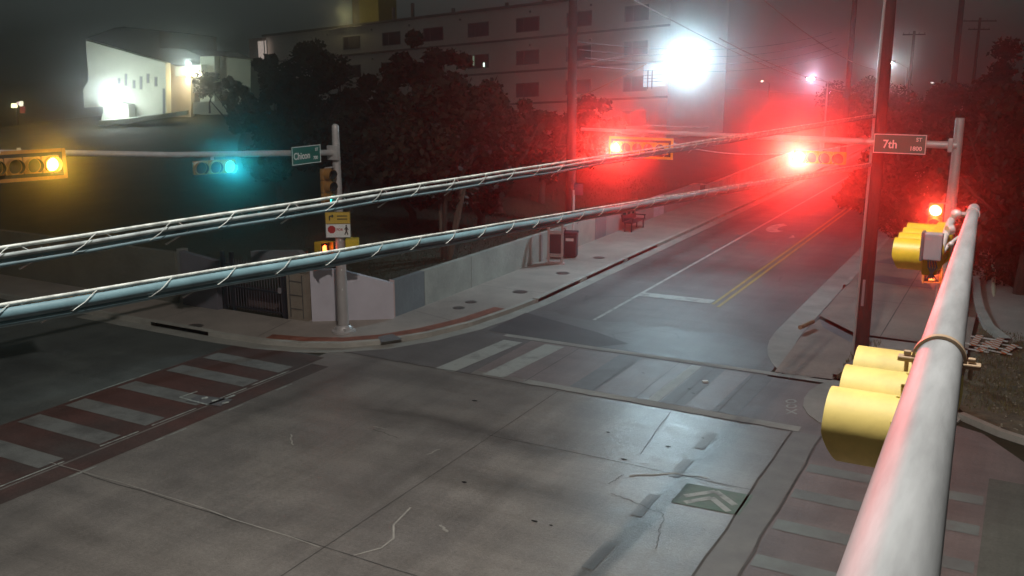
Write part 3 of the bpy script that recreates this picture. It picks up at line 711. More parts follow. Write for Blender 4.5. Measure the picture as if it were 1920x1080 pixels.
s7 = street_sign('street name plate reading 7th hanging in front of the dark utility pole', Vector((-3.05, 26.62, 6.06)), 1.28, .50, RX, '7th', 'ST', '1800', msz=.30)
bm = bm_new(); box(bm, (-3.05, 26.70, 6.06), (.9, .10, .05)); obj('bracket', bm, M_galv, s7, True)

# ---- left corner pole
PL = Vector((-17.87, 22.04, .14))
t = thing('signal_pole', 'tall grey round signal pole on the left corner in front of the pale wall', 'signal pole', PL)
bm = bm_new(); tube(bm, [(PL.x, PL.y, z) for z in (.15, 2.5, 4.5, 6.28)], [.17, .15, .125, .105], 20); obj('shaft', bm, M_galv, t, True, True)
bm = bm_new(); lathe(bm, [(.106, 6.14), (.1, 6.2), (.06, 6.25), (.001, 6.27)], 16); obj('cap', bm, M_galv, t, smooth=True)
bm = bm_new(); lathe(bm, [(.36, 0.0), (.36, .05), (.27, .08), (.25, .16), (.19, .22)], 20); obj('base', bm, M_galv, t, smooth=True)
for a in range(4):
    bm = bm_new(); box(bm, (.24 * math.cos(R(45 + 90 * a)), .24 * math.sin(R(45 + 90 * a)), .10), (.08, .08, .12), bev=.01); obj('anchor_bolt', bm, M_galv, t)
armL = [(PL.x, PL.y - .1, 5.58), (PL.x, 19, 5.78), (PL.x, 16, 5.98), (PL.x, 13, 6.26), (PL.x, 10, 6.5)]
bm = bm_new(); tube(bm, armL, [.085, .08, .07, .06, .05], 14); obj('mast_arm', bm, M_galv, t, True, True)
bm = bm_new(); box(bm, (PL.x, PL.y - .16, 5.58), (.36, .1, .42), bev=.02); obj('flange', bm, M_galv, t, True)
for z, s in ((2.1, .05), (3.0, .06), (1.5, .05)):
    bm = bm_new(); box(bm, (PL.x + .12, PL.y - .13, z), (.03, .03, s), R(-35)); obj('sticker', bm, M_swhite, t, True)
def armz(y):
    for a, b in zip(armL[:-1], armL[1:]):
        if b[1] <= y <= a[1]: return a[2] + (b[2] - a[2]) * (a[1] - y) / (a[1] - b[1])
    return 6.3
hg, P = signal_head('traffic_light', 'horizontal signal with the green light on the left mast arm', (PL.x + .2, 17.10, armz(17.2) - .30), R(62), 3, 2, (.03, 1, .80), 2.6, house=M_yeld, vis_len=.18)
lens_light(hg, P[2], P_GREEN, (.03, .8, .95), cone=44, aim=Vector((0, 0, 10)))
bm = bm_new(); box(bm, (0, .2, .2), (.07, .06, .3)); obj('bracket', bm, M_galv, hg)
ha, P = signal_head('traffic_light', 'horizontal signal with amber light and yellow edged backplate at the left edge', (PL.x + .2, 12.02, armz(12.5) - .22), R(72), 4, 3, (1, .42, .06), 22, plate=True, border=M_yeld, house=M_yeld, vis_len=.2)
lens_light(ha, P[3], P_AMBER, (1, .5, .05), cone=70, aim=Vector((0, 0, 9)))
bm = bm_new(); box(bm, (0, .2, .2), (.07, .06, .3)); obj('bracket', bm, M_galv, ha)
hv, P = signal_head('traffic_light', 'upright signal on the left corner pole, its bottom light green', (PL.x - .02, PL.y - .42, 4.62), R(80), 3, 2, (.03, 1, .80), 2.0, vertical=True, house=M_yeld)
for z in (-.53, .53):
    bm = bm_new(); tube(bm, [(0, .1, z), (.28, .12, z), (.28, .02, z)], .022, 8); obj('bracket', bm, M_galv, hv)
sC = street_sign('street name plate reading Chicon hanging on the left mast arm', Vector((PL.x + .16, 20.55, 5.63)), 1.2, .5, RP, 'Chicon', 'ST', '700', msz=.26, mx=.02)
bm = bm_new(); box(bm, (PL.x + .09, 20.55, 5.66), (.1, .8, .05)); obj('bracket', bm, M_galv, sC, True)
# yellow and white sign on the pole
SD = Matrix.Rotation(R(30), 4, 'Z')
cs = Vector((PL.x + .09, PL.y - .17, 3.46)); t = thing('traffic_sign', 'square yellow over white sign with stop and walking symbols on the left corner pole', 'sign', cs)
B = Matrix.Translation(cs) @ Matrix.Rotation(R(32), 4, 'Z')
def sb(c_, s_, nm, m_, bev=0):
    bm = bm_new(); box(bm, c_, s_, M=B, bev=bev); return obj(nm, bm, m_, t, True)
sb((0, 0, -.17), (.74, .012, .42), 'lower_panel', M_swhite); sb((0, -.001, .22), (.74, .012, .36), 'upper_panel', M_syel)
bm = bm_new()
for s in (-1, 1): box(bm, (s * .36, -.010, .01), (.012, .006, .76), M=B)
box(bm, (0, -.010, -.372), (.708, .006, .012), M=B); box(bm, (0, -.010, .392), (.708, .006, .012), M=B); box(bm, (0, -.010, .038), (.708, .006, .012), M=B)
obj('border', bm, M_sblk, t, True)
bm = bm_new(); extr(bm, [B @ Vector((-.19 + .12 * math.cos(R(22.5 + 45 * k)), -.008, -.13 + .12 * math.sin(R(22.5 + 45 * k)))) for k in range(8)], B.to_3x3() @ Vector((0, -.006, 0))); obj('stop_symbol', bm, M_sred, t, True)
bm = bm_new()
def sl(a, b, w_):
    a = Vector((a[0], -.011, a[1])); b = Vector((b[0], -.011, b[1])); d = b - a; L = d.length; ang = math.atan2(d.z, d.x)
    box(bm, (0, 0, 0), (L, .006, w_), M=B @ Matrix.Translation((a + b) / 2) @ Matrix.Rotation(-ang, 4, 'Y'))
ball(bm, B @ Vector((.24, -.011, -.02)), .025, 2)
sl((.24, -.05), (.24, -.17), .055); sl((.24, -.17), (.28, -.29), .03); sl((.24, -.17), (.19, -.29), .03); sl((.24, -.07), (.30, -.14), .022); sl((.24, -.07), (.18, -.13), .022)
obj('walking_symbol', bm, M_sblk, t, True)
bm = bm_new(); sl((-.24, .14), (-.24, .27), .035); sl((-.24, .27), (-.16, .27), .035); sl((-.17, .31), (-.13, .27), .03); sl((-.17, .23), (-.13, .27), .03)
sl((-.02, .27), (.28, .27), .03); sl((-.02, .18), (.28, .18), .03); obj('turn_symbol', bm, M_sblk, t, True)
text_obj('lettering', 'FOR', .10, B @ Matrix.Translation((.045, -.009, -.14)) @ RX, M_sred, t, bold=True)
pl1 = ped_signal('pedestrian signal with a small red hand, left side of the left corner pole', (PL.x - .35, PL.y - .32, 2.72), R(72), True)
bm = bm_new(); tube(bm, [(0, .1, .18), (.42, .02, .18)], .02, 8); obj('bracket', bm, M_yel, pl1)
pl2 = ped_signal('unlit pedestrian signal on the right side of the left corner pole', (PL.x + .38, PL.y + .08, 2.82), R(-55), False)
bm = bm_new(); tube(bm, [(0, .1, .18), (-.3, .1, .18)], .02, 8); obj('bracket', bm, M_yel, pl2)

# ================================================================== NEAR MAST ARM
A1 = dp(1826, 392, 10.0); A0 = dp(1667, 1080, 2.2); dirA = (A1 - A0).normalized()
rt_ = thing('mast_arm', 'big pale round mast arm running away from the camera at the right', 'mast arm', A0 - dirA * 3.2)
bm = bm_new()
tp = [A0 - dirA * 3.2]; rr = [.132]
L = (A1 - A0).length
for i in range(13): tp.append(A0 + dirA * L * i / 12); rr.append(.107 - .056 * i / 12)
tube(bm, tp, rr, 48); obj('tube', bm, M_arm, rt_, True, True)
bm = bm_new(); e = A1; tube(bm, [e - dirA * .16, e + dirA * .02, e + dirA * .05], [.057, .057, .045], 32); obj('end_cap', bm, M_arm, rt_, True, True)
bm = bm_new(); Pb = rt_.location; tube(bm, [(Pb.x, Pb.y, 0), (Pb.x, Pb.y, 3.5), (Pb.x, Pb.y, Pb.z + .5)], [.24, .21, .19], 24); obj('pole', bm, M_galv, rt_, True, True)
ARM_X = lambda y: A0.lerp(A1, (y - A0.y) / (A1.y - A0.y))
# clamp band with bolted ears
yc = 4.3; C0 = ARM_X(yc); fr_ = (yc - A0.y) / (A1.y - A0.y); rC = .107 - .056 * fr_ + .003
c_ = thing('mounting_clamp', 'tan metal clamp band bolted round the near mast arm', 'clamp', C0)
qa = dirA.to_track_quat('Z', 'Y').to_matrix().to_4x4()
MC = Matrix.Translation(C0) @ qa
bm = bm_new(); lathe(bm, [(rC, -.022), (rC + .012, -.022), (rC + .012, .022), (rC, .022)], 40, MC); obj('band', bm, M_brass, c_, True, True)
side = Vector((1, 0, 0)); side = (side - dirA * side.dot(dirA)).normalized(); upA = side.cross(dirA).normalized()
if upA.z < 0: upA = -upA
for s in (-1, 1):
    bm = bm_new(); fr2 = Matrix((( *side, 0), (*dirA, 0), (*upA, 0), (0, 0, 0, 1))).transposed()
    ME = Matrix.Translation(C0 + side * s * (rC + .03)) @ fr2
    box(bm, (0, 0, -.01), (.075, .06, .022), M=ME, bev=.006); box(bm, (0, 0, .014), (.03, .03, .02), M=ME, bev=.005)
    tube(bm, [ME @ Vector((0, 0, 0)), ME @ Vector((0, 0, -.07))], .009, 8); obj('ear', bm, M_brass, c_, True)
# near head, three yellow visors facing left
hn, P = signal_head('traffic_light', 'nearest yellow signal head with three big yellow visors under the near mast arm', (-.35, 4.40, 6.505), R(-90), 3, None, house=M_yel2, vis_len=.30, group=None)
bm = bm_new(); tube(bm, [(0.0, .1, .17), (0.46, .1, .17), (.46, .05, .1)], .02, 8); obj('bracket', bm, M_galv, hn)
# far head near the arm tip
hf, P = signal_head('traffic_light', 'yellow signal head with four stacked visors near the tip of the near mast arm', (-.83, 10.55, 6.19), R(-90), 4, None, house=M_yel, vis_len=.28, plate=False)
tb = thing('terminal_box', 'grey terminal box with hanging wires beside the four visor signal', 'box', dp(1749, 462, 9.1))
bm = bm_new(); box(bm, (0, 0, 0), (.17, .12, .26), bev=.012); obj('body', bm, M_gbox, tb)
bm = bm_new(); box(bm, (-.09, 0, 0), (.03, .15, .28), bev=.008); obj('flange', bm, mat('dark_flange', (.12, .10, .11), .6), tb)
bm = bm_new()
for k in range(4): tube(bm, [(0 + .02 * k - .03, 0, -.12), (-.02 + .025 * k, -.02, -.2), (.01, .03, -.27), (.03 * k - .03, .05, -.33)], .009, 6)
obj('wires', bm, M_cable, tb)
br = thing('arm_bracket', 'jointed metal bracket tying the four visor signal to the arm tip', 'bracket', dp(1775, 440, 9.6))
e = ARM_X(10.5)
bm = bm_new(); tube(bm, [dp(1763, 475, 9.4), dp(1771, 445, 9.5), dp(1783, 415, 9.7), dp(1795, 402, 9.8), e], [.03, .035, .04, .03, .02], 10); tube(bm, [dp(1762, 482, 9.4), dp(1778, 460, 9.45), dp(1797, 445, 9.5)], .018, 10); obj('strut', bm, M_galv, br, True, True)
for q_, r_ in ((dp(1793, 402, 9.7), .055), (dp(1765, 470, 9.3), .035), (dp(1783, 458, 9.3), .03)):
    bm = bm_new(); ball(bm, q_, r_, 2); obj('joint', bm, M_galv, br, True, True)
bm = bm_new(); tube(bm, [dp(1776, 432, 9.5), dp(1787, 430, 9.5)], .05, 14); obj('hub', bm, M_galv, br, True, True)
bm = bm_new(); lathe(bm, [(.056, -.02), (.068, -.02), (.068, .02), (.056, .02)], 28, Matrix.Translation(ARM_X(10.5)) @ qa); obj('band', bm, M_galv, br, True, True)
bm = bm_new(); tube(bm, [dp(1759, 500, 9.5), dp(1778, 485, 9.5), dp(1779, 468, 9.5)], .018, 8); tube(bm, [dp(1744, 486, 9.5), dp(1744, 522, 9.5)], .03, 8); obj('yellow_arm', bm, M_yel, br, True, True)
# street lamp of the near pole (above and left of the camera, out of view)
LN = Vector((-2.4, 5.0, 18.0))
t = thing('street_lamp', 'cool white street lamp on the near pole above the camera', 'street lamp', (Pb.x, Pb.y, Pb.z + .5))
bm = bm_new(); tube(bm, [(Pb.x, Pb.y, Pb.z + .5), (Pb.x, Pb.y, 17.0), (Pb.x - .6, Pb.y + 1.0, 18.0), (LN.x + .3, LN.y - .4, 18.25)], [.12, .09, .06, .04], 14); obj('arm', bm, M_galv, t, True, True)
bm = bm_new(); box(bm, LN + Vector((0, 0, .18)), (.35, .7, .12), R(50), bev=.03); obj('head', bm, M_gbox, t, True)
bm = bm_new(); box(bm, LN + Vector((0, 0, .11)), (.25, .5, .015), R(50)); obj('lens', bm, emit('near_led', (.85, .95, 1), 30), t, True)
lamp('lamp_light', 'SPOT', LN, P_NEAR, (1, .93, .86), .22, t, LN + Vector((-2.6, 3.0, -10)), R(165), .5)

# ================================================================== CABLE BUNDLES
PD = gp(1612, 668); PD = Vector((PD.x, PD.y, 0))          # dark utility pole
def bundle(label, Pa, Pe, sag, up):
    t = thing('cable_bundle', label, 'cable', (Pe.x, Pe.y, Pe.z))
    d = (Pe - Pa); n = 60
    def at(s, dz=0, dx=0):
        p = Pa + d * s; return p + Vector((dx, 0, dz - sag * 4 * s * (1 - s)))
    def run(nm, m_, r, dz, dx, seg=10, wig=0):
        bm = bm_new(); tube(bm, [at(i / n, dz + wig * math.sin(i * 1.7), dx + wig * math.cos(i * 2.3)) for i in range(n + 1)], r, seg); return obj(nm, bm, m_, t, True, True)
    run('strand', M_strand, .011, .045 if up else .05, 0, wig=.001)
    if up:
        run('cable', mat('pale_cable', (.27, .32, .32), .65, .35, 6), .014, .005, .015, wig=.003)
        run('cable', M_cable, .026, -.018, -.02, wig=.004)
        run('cable', mat('teal_lit_grey_cable', (.08, .14, .16), .6, .3, 3), .011, -.04, .025, wig=.004)  # grey jacket, same green signal spill painted into its colour
    else:
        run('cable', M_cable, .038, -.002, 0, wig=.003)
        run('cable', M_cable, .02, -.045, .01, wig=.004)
    bm = bm_new(); turns = 60; pts = []
    Ltot = d.length
    for i in range(turns * 8):
        s = i / (turns * 8); a = i / 8 * 2 * math.pi
        pts.append(at(s, .0 + .052 * math.sin(a), .048 * math.cos(a)))
    tube(bm, pts, .0028, 4); obj('lashing_wire', bm, M_strand, t, True, True)
    for k in range(11):
        s = (.22 + k * .033 + rng.uniform(-.008, .008)) if up else (.2 + k * .034 + rng.uniform(-.008, .008))
        bm = bm_new(); p = at(s, -.03); L = rng.uniform(.07, .14); dn = d.normalized()
        tube(bm, [p + Vector((0, 0, .05)), p, p - dn * L * 1.6 + Vector((.01, 0, -.025 - L * .25))], [.005, .006, .006], 6); obj('tie_tail', bm, M_strand, t, True, True)
    return t, at
ua = dp(0, 479, 4.9); ue = Vector((PD.x - .12, PD.y - .15, 6.74))
la = dp(0, 588, 4.9); le = Vector((PD.x - .12, PD.y - .15, 5.44))
ub, uat = bundle('upper bundle of pale and dark cables crossing the whole junction', ua - (ue - ua) * .28, ue, .01, True)
lb, lat = bundle('lower thick black cable bundle under a bright strand', la - (le - la) * .28, le, .01, False)
bm = bm_new()
q0 = lat(.478)
# small splice clamp on the lower bundle
t = thing('cable_clamp', 'small shiny splice clamp on the lower cable bundle in front of the left pole', 'clamp', q0)
for s in (-.12, .02, .14): box(bm, q0 + (le - la).normalized() * s + Vector((0, 0, -.03)), (.05, .06, .12), bev=.01)
obj('body', bm, mat('teal_metal', (.20, .34, .36), .35, .2, 8, metal=.5), t, True)

# ================================================================== UTILITY POLES, WIRES, LAMPS
def upole(label, p, h, r0, r1, arms=(), m_=None, group=None, riser=False):
    t = thing('utility_pole', label, 'utility pole', p, group=group)
    bm = bm_new(); tube(bm, [p + Vector((0, 0, -.1)), p + Vector((0, 0, h / 2)), p + Vector((0, 0, h))], [r0, (r0 + r1) / 2, r1], 14); obj('shaft', bm, m_ or M_wood, t, True, True)
    for (z, w_, ang) in arms:
        bm = bm_new(); box(bm, (0, 0, z), (w_, .12, .14), ang); obj('crossarm', bm, M_wood, t)
        bm = bm_new()
        for s in (-.46, -.22, .22, .46): lathe(bm, [(.02, 0), (.05, .04), (.04, .1), (.06, .13), (.001, .18)], 8, Matrix.Rotation(ang, 4, 'Z') @ Matrix.Translation((s * w_, 0, z + .07)))
        obj('insulator', bm, M_gbox, t)
    if riser:
        bm = bm_new(); tube(bm, [p + Vector((-r0 * .75, -r0 * .9, .05)), p + Vector((-r1 * .9, -r1 * 1.0, h * .97))], .035, 8); obj('riser_pipe', bm, M_galv, t, True, True)
        bm = bm_new(); box(bm, (-.02, -r0 - .02, 1.9), (.07, .03, .75), bev=.005); obj('tag_plate', bm, M_gbox, t)
    return t
upole('thick dark utility pole standing in the corner grass, passing behind the 7th plate', PD, 12.5, .22, .125, [(11.5, 2.2, 0)], riser=True)
PW = Vector((-18.0, 38.5, .9))
upole('tall brown utility pole behind the bus stop, reaching out of the picture', PW, 14.5, .24, .17, [(13.2, 2.4, 0)])
P3 = dp(1577, 330, 75); P3.z = 0
upole('slim distant utility pole behind the large red signal', P3, 16.5, .24, .17, [(15.5, 2.6, R(10))])
P4 = dp(1773, 300, 70); P4.z = 0
upole('slim utility pole at the upper right, behind the right trees', P4, 17, .24, .17, [(15.8, 2.6, 0)])
P5 = dp(1820, 200, 120); P5.z = 0
upole('faint far utility pole with crossarm at the upper right', P5, 14.0, .22, .15, [(13.6, 4.0, R(25)), (12.6, 2.6, R(25))])
P6 = dp(1692, 300, 110); P6.z = 0
upole('faint far utility pole between the two right hand poles', P6, 12.0, .2, .14, [(11.6, 2.4, 0)])

def streetlamp(label, base, head, armfrom=None, glow=40, power=0, col_=(.8, .92, 1), pole=True, group=None, size=1.0, rad=.15, aim=None, cone=R(80)):
    t = thing('street_lamp', label, 'street lamp', base, group=group)
    if pole:
        bm = bm_new(); tube(bm, [base, Vector((base.x, base.y, head.z - .4))], [.11, .07], 10); obj('pole', bm, M_galv, t, True, True)
    a = armfrom or Vector((base.x, base.y, head.z - .45))
    bm = bm_new(); tube(bm, [a, a.lerp(head, .5) + Vector((0, 0, .25)), head + Vector((0, 0, .12))], .035, 8); obj('arm', bm, M_galv, t, True, True)
    dr = math.atan2(head.y - a.y, head.x - a.x)
    bm = bm_new(); box(bm, head + Vector((0, 0, .12)), (.75 * size, .32 * size, .12 * size), dr, bev=.03); obj('head', bm, M_gbox, t, True)
    bm = bm_new(); ball(bm, head + Vector((0, 0, 0)), .20 * size, 3, (1.25, 1.0, .62)); obj('lens', bm, emit('lamp_lens_%d_%d' % (glow, int(col_[0] * 100)), col_, glow), t, True, True)
    if power and aim is not None:
        lamp('lamp_light', 'SPOT', head + (aim - head).normalized() * .3, power, col_, rad, t, aim, cone, .8)
    elif power:
        lamp('lamp_light', 'POINT', head + Vector((0, 0, -.16 * size)), power, col_, rad, t)
    return t
LS = dp(1290, 106, 40.0)
streetlamp('brilliant cool white street lamp on a long arm over the far street', PW, LS, armfrom=Vector((PW.x, PW.y, 8.05)), glow=300, power=P_STREET, pole=False, size=2.0, col_=(.62, .88, 1), rad=.3, aim=Vector((-6.5, 17, 0)), cone=R(125))
far_lamps = [((1520, 147), 95, 'bright distant street lamp just right of the big lamp, higher of the close pair', 1.5, 500), ((1553, 173), 125, 'small distant street lamp, lower of the close pair', 1.3, 300), ((1665, 118), 85, 'bright distant street lamp beside the dark utility pole', 1.6, 600)]
for (px_, D, lb_, sz, pw) in far_lamps:
    h = dp(px_[0], px_[1], D); b = Vector((h.x + 1.6, h.y + .5, 0))
    streetlamp(lb_, b, h, glow=80, power=pw * 1.0, size=sz, col_=(.72, .74, 1) if D > 90 else (.80, .97, 1), aim=Vector((0, 0, 9)), cone=R(60))
for (px_, D, lb_, cc, g) in (((1429, 152), 170, 'tiny warm distant lamp between the big lamp and the close pair', (1, .8, .55), 9), ((1748, 155), 150, 'tiny dim distant lamp in front of the right trees', (.9, .9, .85), 2), ((1297, 252), 120, 'tiny white distant lamp under the big street lamp', (1, 1, .95), 6)):
    h = dp(px_[0], px_[1], D); b = Vector((h.x + 1.2, h.y + .5, 0))
    streetlamp(lb_, b, h, glow=int(g * 1), power=0, size=1.0, col_=cc)

def wire(label, a, b, sag, r=.012, m_=None, n=24):
    bm = bm_new(); tube(bm, [a.lerp(b, i / n) - Vector((0, 0, sag * 4 * (i / n) * (1 - i / n))) for i in range(n + 1)], r, 6)
    return tag(obj('overhead_wire', bm, m_ or M_strand, smooth=True), label, 'wire', 'thin overhead wires')
redw = mat('copper_wire', (.45, .32, .30), .35, metal=.6)
wire('thin wire from the tall brown pole top down to the close pair of far lamps', dp(1180, -5, 36), dp(1600, 175, 90), .6, .022, redw)
wire('thin wire slanting past the right of the big lamp toward the slim distant pole', dp(1425, -6, 30), dp(1640, 130, 70), .4, .016, redw)
wire('twisted service wire catching red light beside the big lamp', dp(1350, 72, 44), dp(1560, 155, 75), .3, .030, redw)
wire('wire from the dark utility pole to the street beyond the big red signal', Vector((PD.x, PD.y, 6.1)), dp(1240, 262, 40), .5, .016)
wire('service wire from the tall brown pole to the big lamp arm', Vector((PW.x, PW.y, 6.6)), dp(1212, 120, 39), .05, .022, mat('tan_wire', (.5, .36, .26), .5))
for k in range(4):
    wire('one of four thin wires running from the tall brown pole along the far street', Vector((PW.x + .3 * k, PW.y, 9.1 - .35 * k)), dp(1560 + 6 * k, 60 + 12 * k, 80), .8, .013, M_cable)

# ================================================================== BUS STOP
kb = gp(1041, 494, .14)
t = thing('bus_stop_kiosk', 'tall pinkish metal bus stop kiosk with dark panels on the left sidewalk', 'kiosk', (kb.x, kb.y, .14), R(20))
for s in (-.28, .28):
    bm = bm_new(); box(bm, (s, 0, .9), (.09, .14, 1.8), bev=.015); obj('post', bm, M_pinkmet, t)
for z in (.06, .3, .38, 1.25, 1.33):
    bm = bm_new(); box(bm, (0, 0, z), (.47, .10, .05)); obj('rail', bm, M_pinkmet, t)
bm = bm_new(); box(bm, (0, 0, .82), (.47, .05, .80)); obj('panel', bm, M_plastic, t)
bm = bm_new(); lathe(bm, [(.34, -.07), (.34, .07), (.26, .07), (.26, -.07), (.34, -.07)], 20, Matrix.Translation((0, 0, 1.72)) @ Matrix.Rotation(R(90), 4, 'X'), 0, math.pi); obj('arched_top', bm, M_pinkmet, t)
bm = bm_new(); box(bm, (.05, -.06, 1.72), (.28, .03, .26), M=Matrix.Rotation(R(0), 4, 'X'), bev=.02); obj('top_panel', bm, M_swhite, t)
bm = bm_new(); box(bm, (0, 0, .02), (.8, .3, .05), bev=.01); obj('base', bm, M_pinkmet, t)
bb = gp(1069, 481, .14)
t = thing('litter_bin', 'dark square litter bin with a white notice, beside the bus stop kiosk', 'bin', (bb.x, bb.y, .14), R(15))
bm = bm_new(); box(bm, (0, 0, .5), (.58, .58, .94), bev=.03); obj('body', bm, M_plastic, t)
bm = bm_new(); box(bm, (0, 0, 1.03), (.64, .64, .12), bev=.04); obj('lid', bm, M_plastic, t)
bm = bm_new(); box(bm, (.02, -.305, .78), (.34, .012, .12), R(0)); obj('notice', bm, M_swhite, t)
bm = bm_new(); tube(bm, [(-.2, -.1, 1.09), (-.2, -.1, 1.2), (-.35, -.1, 1.22)], .02, 8); obj('handle', bm, M_iron, t)
sp = gp(1078, 472, .14); sp.x -= .1
t = thing('bus_stop_sign', 'slim white pole with a small sign blade behind the dark bin', 'sign', (sp.x, sp.y, .14))
bm = bm_new(); tube(bm, [(0, 0, 0), (0, 0, 2.7)], .045, 10); obj('pole', bm, M_swhite, t)
bm = bm_new(); box(bm, (.22, 0, 2.75), (.42, .03, .5), bev=.01); obj('blade', bm, mat('dull_sign_blade', (.18, .13, .2), .6), t)
bp = gp(1160, 430, .14)
t = thing('bench', 'dark metal bench against the far retaining wall', 'bench', (-16.95, bp.y + .3, .14), R(90))
bm = bm_new(); box(bm, (0, 0, .45), (1.8, .45, .05), bev=.01); obj('seat', bm, M_iron, t)
bm = bm_new(); box(bm, (0, .25, .72), (1.8, .05, .45), M=Matrix.Rotation(R(-6), 4, 'X'), bev=.01); obj('backrest', bm, M_iron, t)
for s in (-.8, .8):
    bm = bm_new(); box(bm, (s, -.15, .22), (.06, .06, .44)); box(bm, (s, .2, .22), (.06, .06, .44)); box(bm, (s, 0, .66), (.06, .5, .05)); box(bm, (s, -.2, .55), (.05, .05, .2)); obj('leg', bm, M_iron, t)
# loose white object by the crossing, pipe on the kerb
lp = gp(1322, 717); bm = bm_new(); box(bm, lp + Vector((0, 0, .03)), (.16, .11, .05), R(30), bev=.02)
tag(obj('litter', bm, M_swhite), 'small crumpled white litter on the far crossing', 'litter')
a = gp(1500, 614, .2); b = gp(1524, 603, .2); bm = bm_new(); tube(bm, [a, b], .07, 10); tube(bm, [b, b + (b - a) * .01], .05, 10)
tag(obj('loose_pipe', bm, M_brass, smooth=True), 'short pale pipe lying by the right kerb', 'pipe')

# ================================================================== BARRICADES
stripe = bpy.data.materials.new('orange_white_stripe'); stripe.use_nodes = True
n = stripe.node_tree.nodes; l = stripe.node_tree.links; tc = n.new('ShaderNodeTexCoord'); mp = n.new('ShaderNodeMapping'); mp.inputs['Rotation'].default_value = (0, 0, R(35))
wv = n.new('ShaderNodeTexWave'); wv.inputs['Scale'].default_value = 1.7; wv.wave_profile = 'SIN'; rp = n.new('ShaderNodeValToRGB'); rp.color_ramp.interpolation = 'CONSTANT'
rp.color_ramp.elements[0].color = (.72, .68, .62, 1); rp.color_ramp.elements[1].color = (.62, .16, .06, 1); rp.color_ramp.elements[1].position = .5
l.new(tc.outputs['Object'], mp.inputs[0]); l.new(mp.outputs[0], wv.inputs['Vector']); l.new(wv.outputs['Fac'], rp.inputs[0]); l.new(rp.outputs[0], n['Principled BSDF'].inputs['Base Color'])
n['Principled BSDF'].inputs['Roughness'].default_value = .5
for i, (px_, py_, rz_, lb_, zz, ww) in enumerate(((1826, 648, R(80), 'striped barricade frame lying flat, nearest the mast arm', .10, 1.2), (1850, 642, R(84), 'striped barricade frame lying flat, middle of the pile', .18, 1.25), (1872, 652, R(75), 'striped barricade frame lying flat, outermost at the right', .12, 1.15))):
    p = gp(px_, py_, zz); t = thing('barricade', lb_, 'barricade', p, rz_, 'orange and white barricades lying on the dirt')
    for k in (-.28, .28):
        bm = bm_new(); box(bm, (0, k, .02), (ww, .20, .025), bev=.004); obj('striped_board', bm, stripe, t)
    for k in (-.45, .45):
        bm = bm_new(); box(bm, (k, 0, 0), (.05, 1.0, .03)); obj('leg', bm, M_swhite, t)
# curved pale kerb and path beyond the barricades
cv = [gp(1895, 648)[:2], gp(1862, 622)[:2], gp(1845, 590)[:2], gp(1838, 560)[:2], gp(1836, 528)[:2]]
cv = [(p[0], p[1]) for p in cv]
bm = bm_new(); band(bm, cv, 0, .28, .0, .22); struct('path_kerb', bm, M_kerb)
flat('path', [cv + [tuple(gp(1875, 528)[:2]), tuple(gp(1925, 560)[:2]), tuple(gp(1935, 640)[:2])]], .07, M_walk)
cv2 = [tuple(gp(1815, 600)[:2]), tuple(gp(1818, 530)[:2])]
bm = bm_new(); band(bm, cv2, 0, .22, .0, .3); struct('path_kerb', bm, M_gutter)
cr = dp(1858, 484, 38); bm = bm_new(); tube(bm, [dp(1851, 474, 38), dp(1857, 480, 38), dp(1862, 491, 38), dp(1863, 500, 38), gp(1863, 560)], .075, 8)
tag(obj('bent_pipe', bm, mat('cream_pipe', (.7, .68, .5), .5), smooth=True), 'thin cream bent pipe in front of the right hedge', 'pipe')

# ================================================================== TREES
def make_tree(name, label, base, h, cr, seed, leaf, nleaf=5200, trunk_h=None, forks=5, flat_=1.0, group=None, lsz=.17, r0=.22):
    rg = random.Random(seed)
    t = thing(name, label, 'tree', base, group=group)
    th = trunk_h or h * .38
    bm = bm_new(); tips = []
    top = Vector((rg.uniform(-.3, .3), rg.uniform(-.3, .3), th))
    tube(bm, [(0, 0, -.4), (.04, 0, th * .5), top], [r0, r0 * .75, r0 * .6], 9)
    for k in range(forks):
        a = k * 2.4 + rg.random(); d = Vector((math.cos(a), math.sin(a), rg.uniform(.7, 1.4))).normalized()
        e1 = top + d * (h - th) * .42; e2 = e1 + (d + Vector((rg.uniform(-.4, .4), rg.uniform(-.4, .4), .2))).normalized() * (h - th) * .35
        tube(bm, [top, e1, e2], [r0 * .45, r0 * .25, r0 * .08], 6); tips += [e1, e2]
    obj('trunk', bm, M_bark, t)
    # clumps
    cl = []
    cz = th + (h - th) * .5; rzz = (h - th) * .55
    for k in range(26):
        while True:
            v = Vector((rg.uniform(-1, 1), rg.uniform(-1, 1), rg.uniform(-1, 1)))
            if .35 < v.length < 1: break
        cl.append((Vector((v.x * cr * .8, v.y * cr * .8, cz + v.z * rzz * flat_)), rg.uniform(.22, .42) * cr))
    bm = bm_new()
    for i in range(nleaf):
        c, r_ = cl[rg.randrange(len(cl))]
        v = Vector((rg.gauss(0, 1), rg.gauss(0, 1), rg.gauss(0, 1))).normalized() * r_ * (rg.random() ** .4) * rg.uniform(.8, 1.15)
        p = c + Vector((v.x, v.y, v.z * .8)); s = lsz * rg.uniform(.6, 1.5)
        a = Vector((rg.gauss(0, 1), rg.gauss(0, 1), rg.gauss(0, 1))).normalized(); b_ = a.orthogonal().normalized()
        if rg.random() < .5: b_ = a.cross(b_)
        bm.faces.new([bm.verts.new(p + a * s), bm.verts.new(p + b_ * s * .5), bm.verts.new(p - a * s * .6), bm.verts.new(p - b_ * s * .5)])
    obj('crown', bm, leaf, t)
    return t
GT = 'dark trees on the hillside behind the left wall'
def hb_(px_, D):
    p = dp(px_, 300, D); p.z = hill_z(p.x, p.y) if p.x < -17.6 else 0; return p
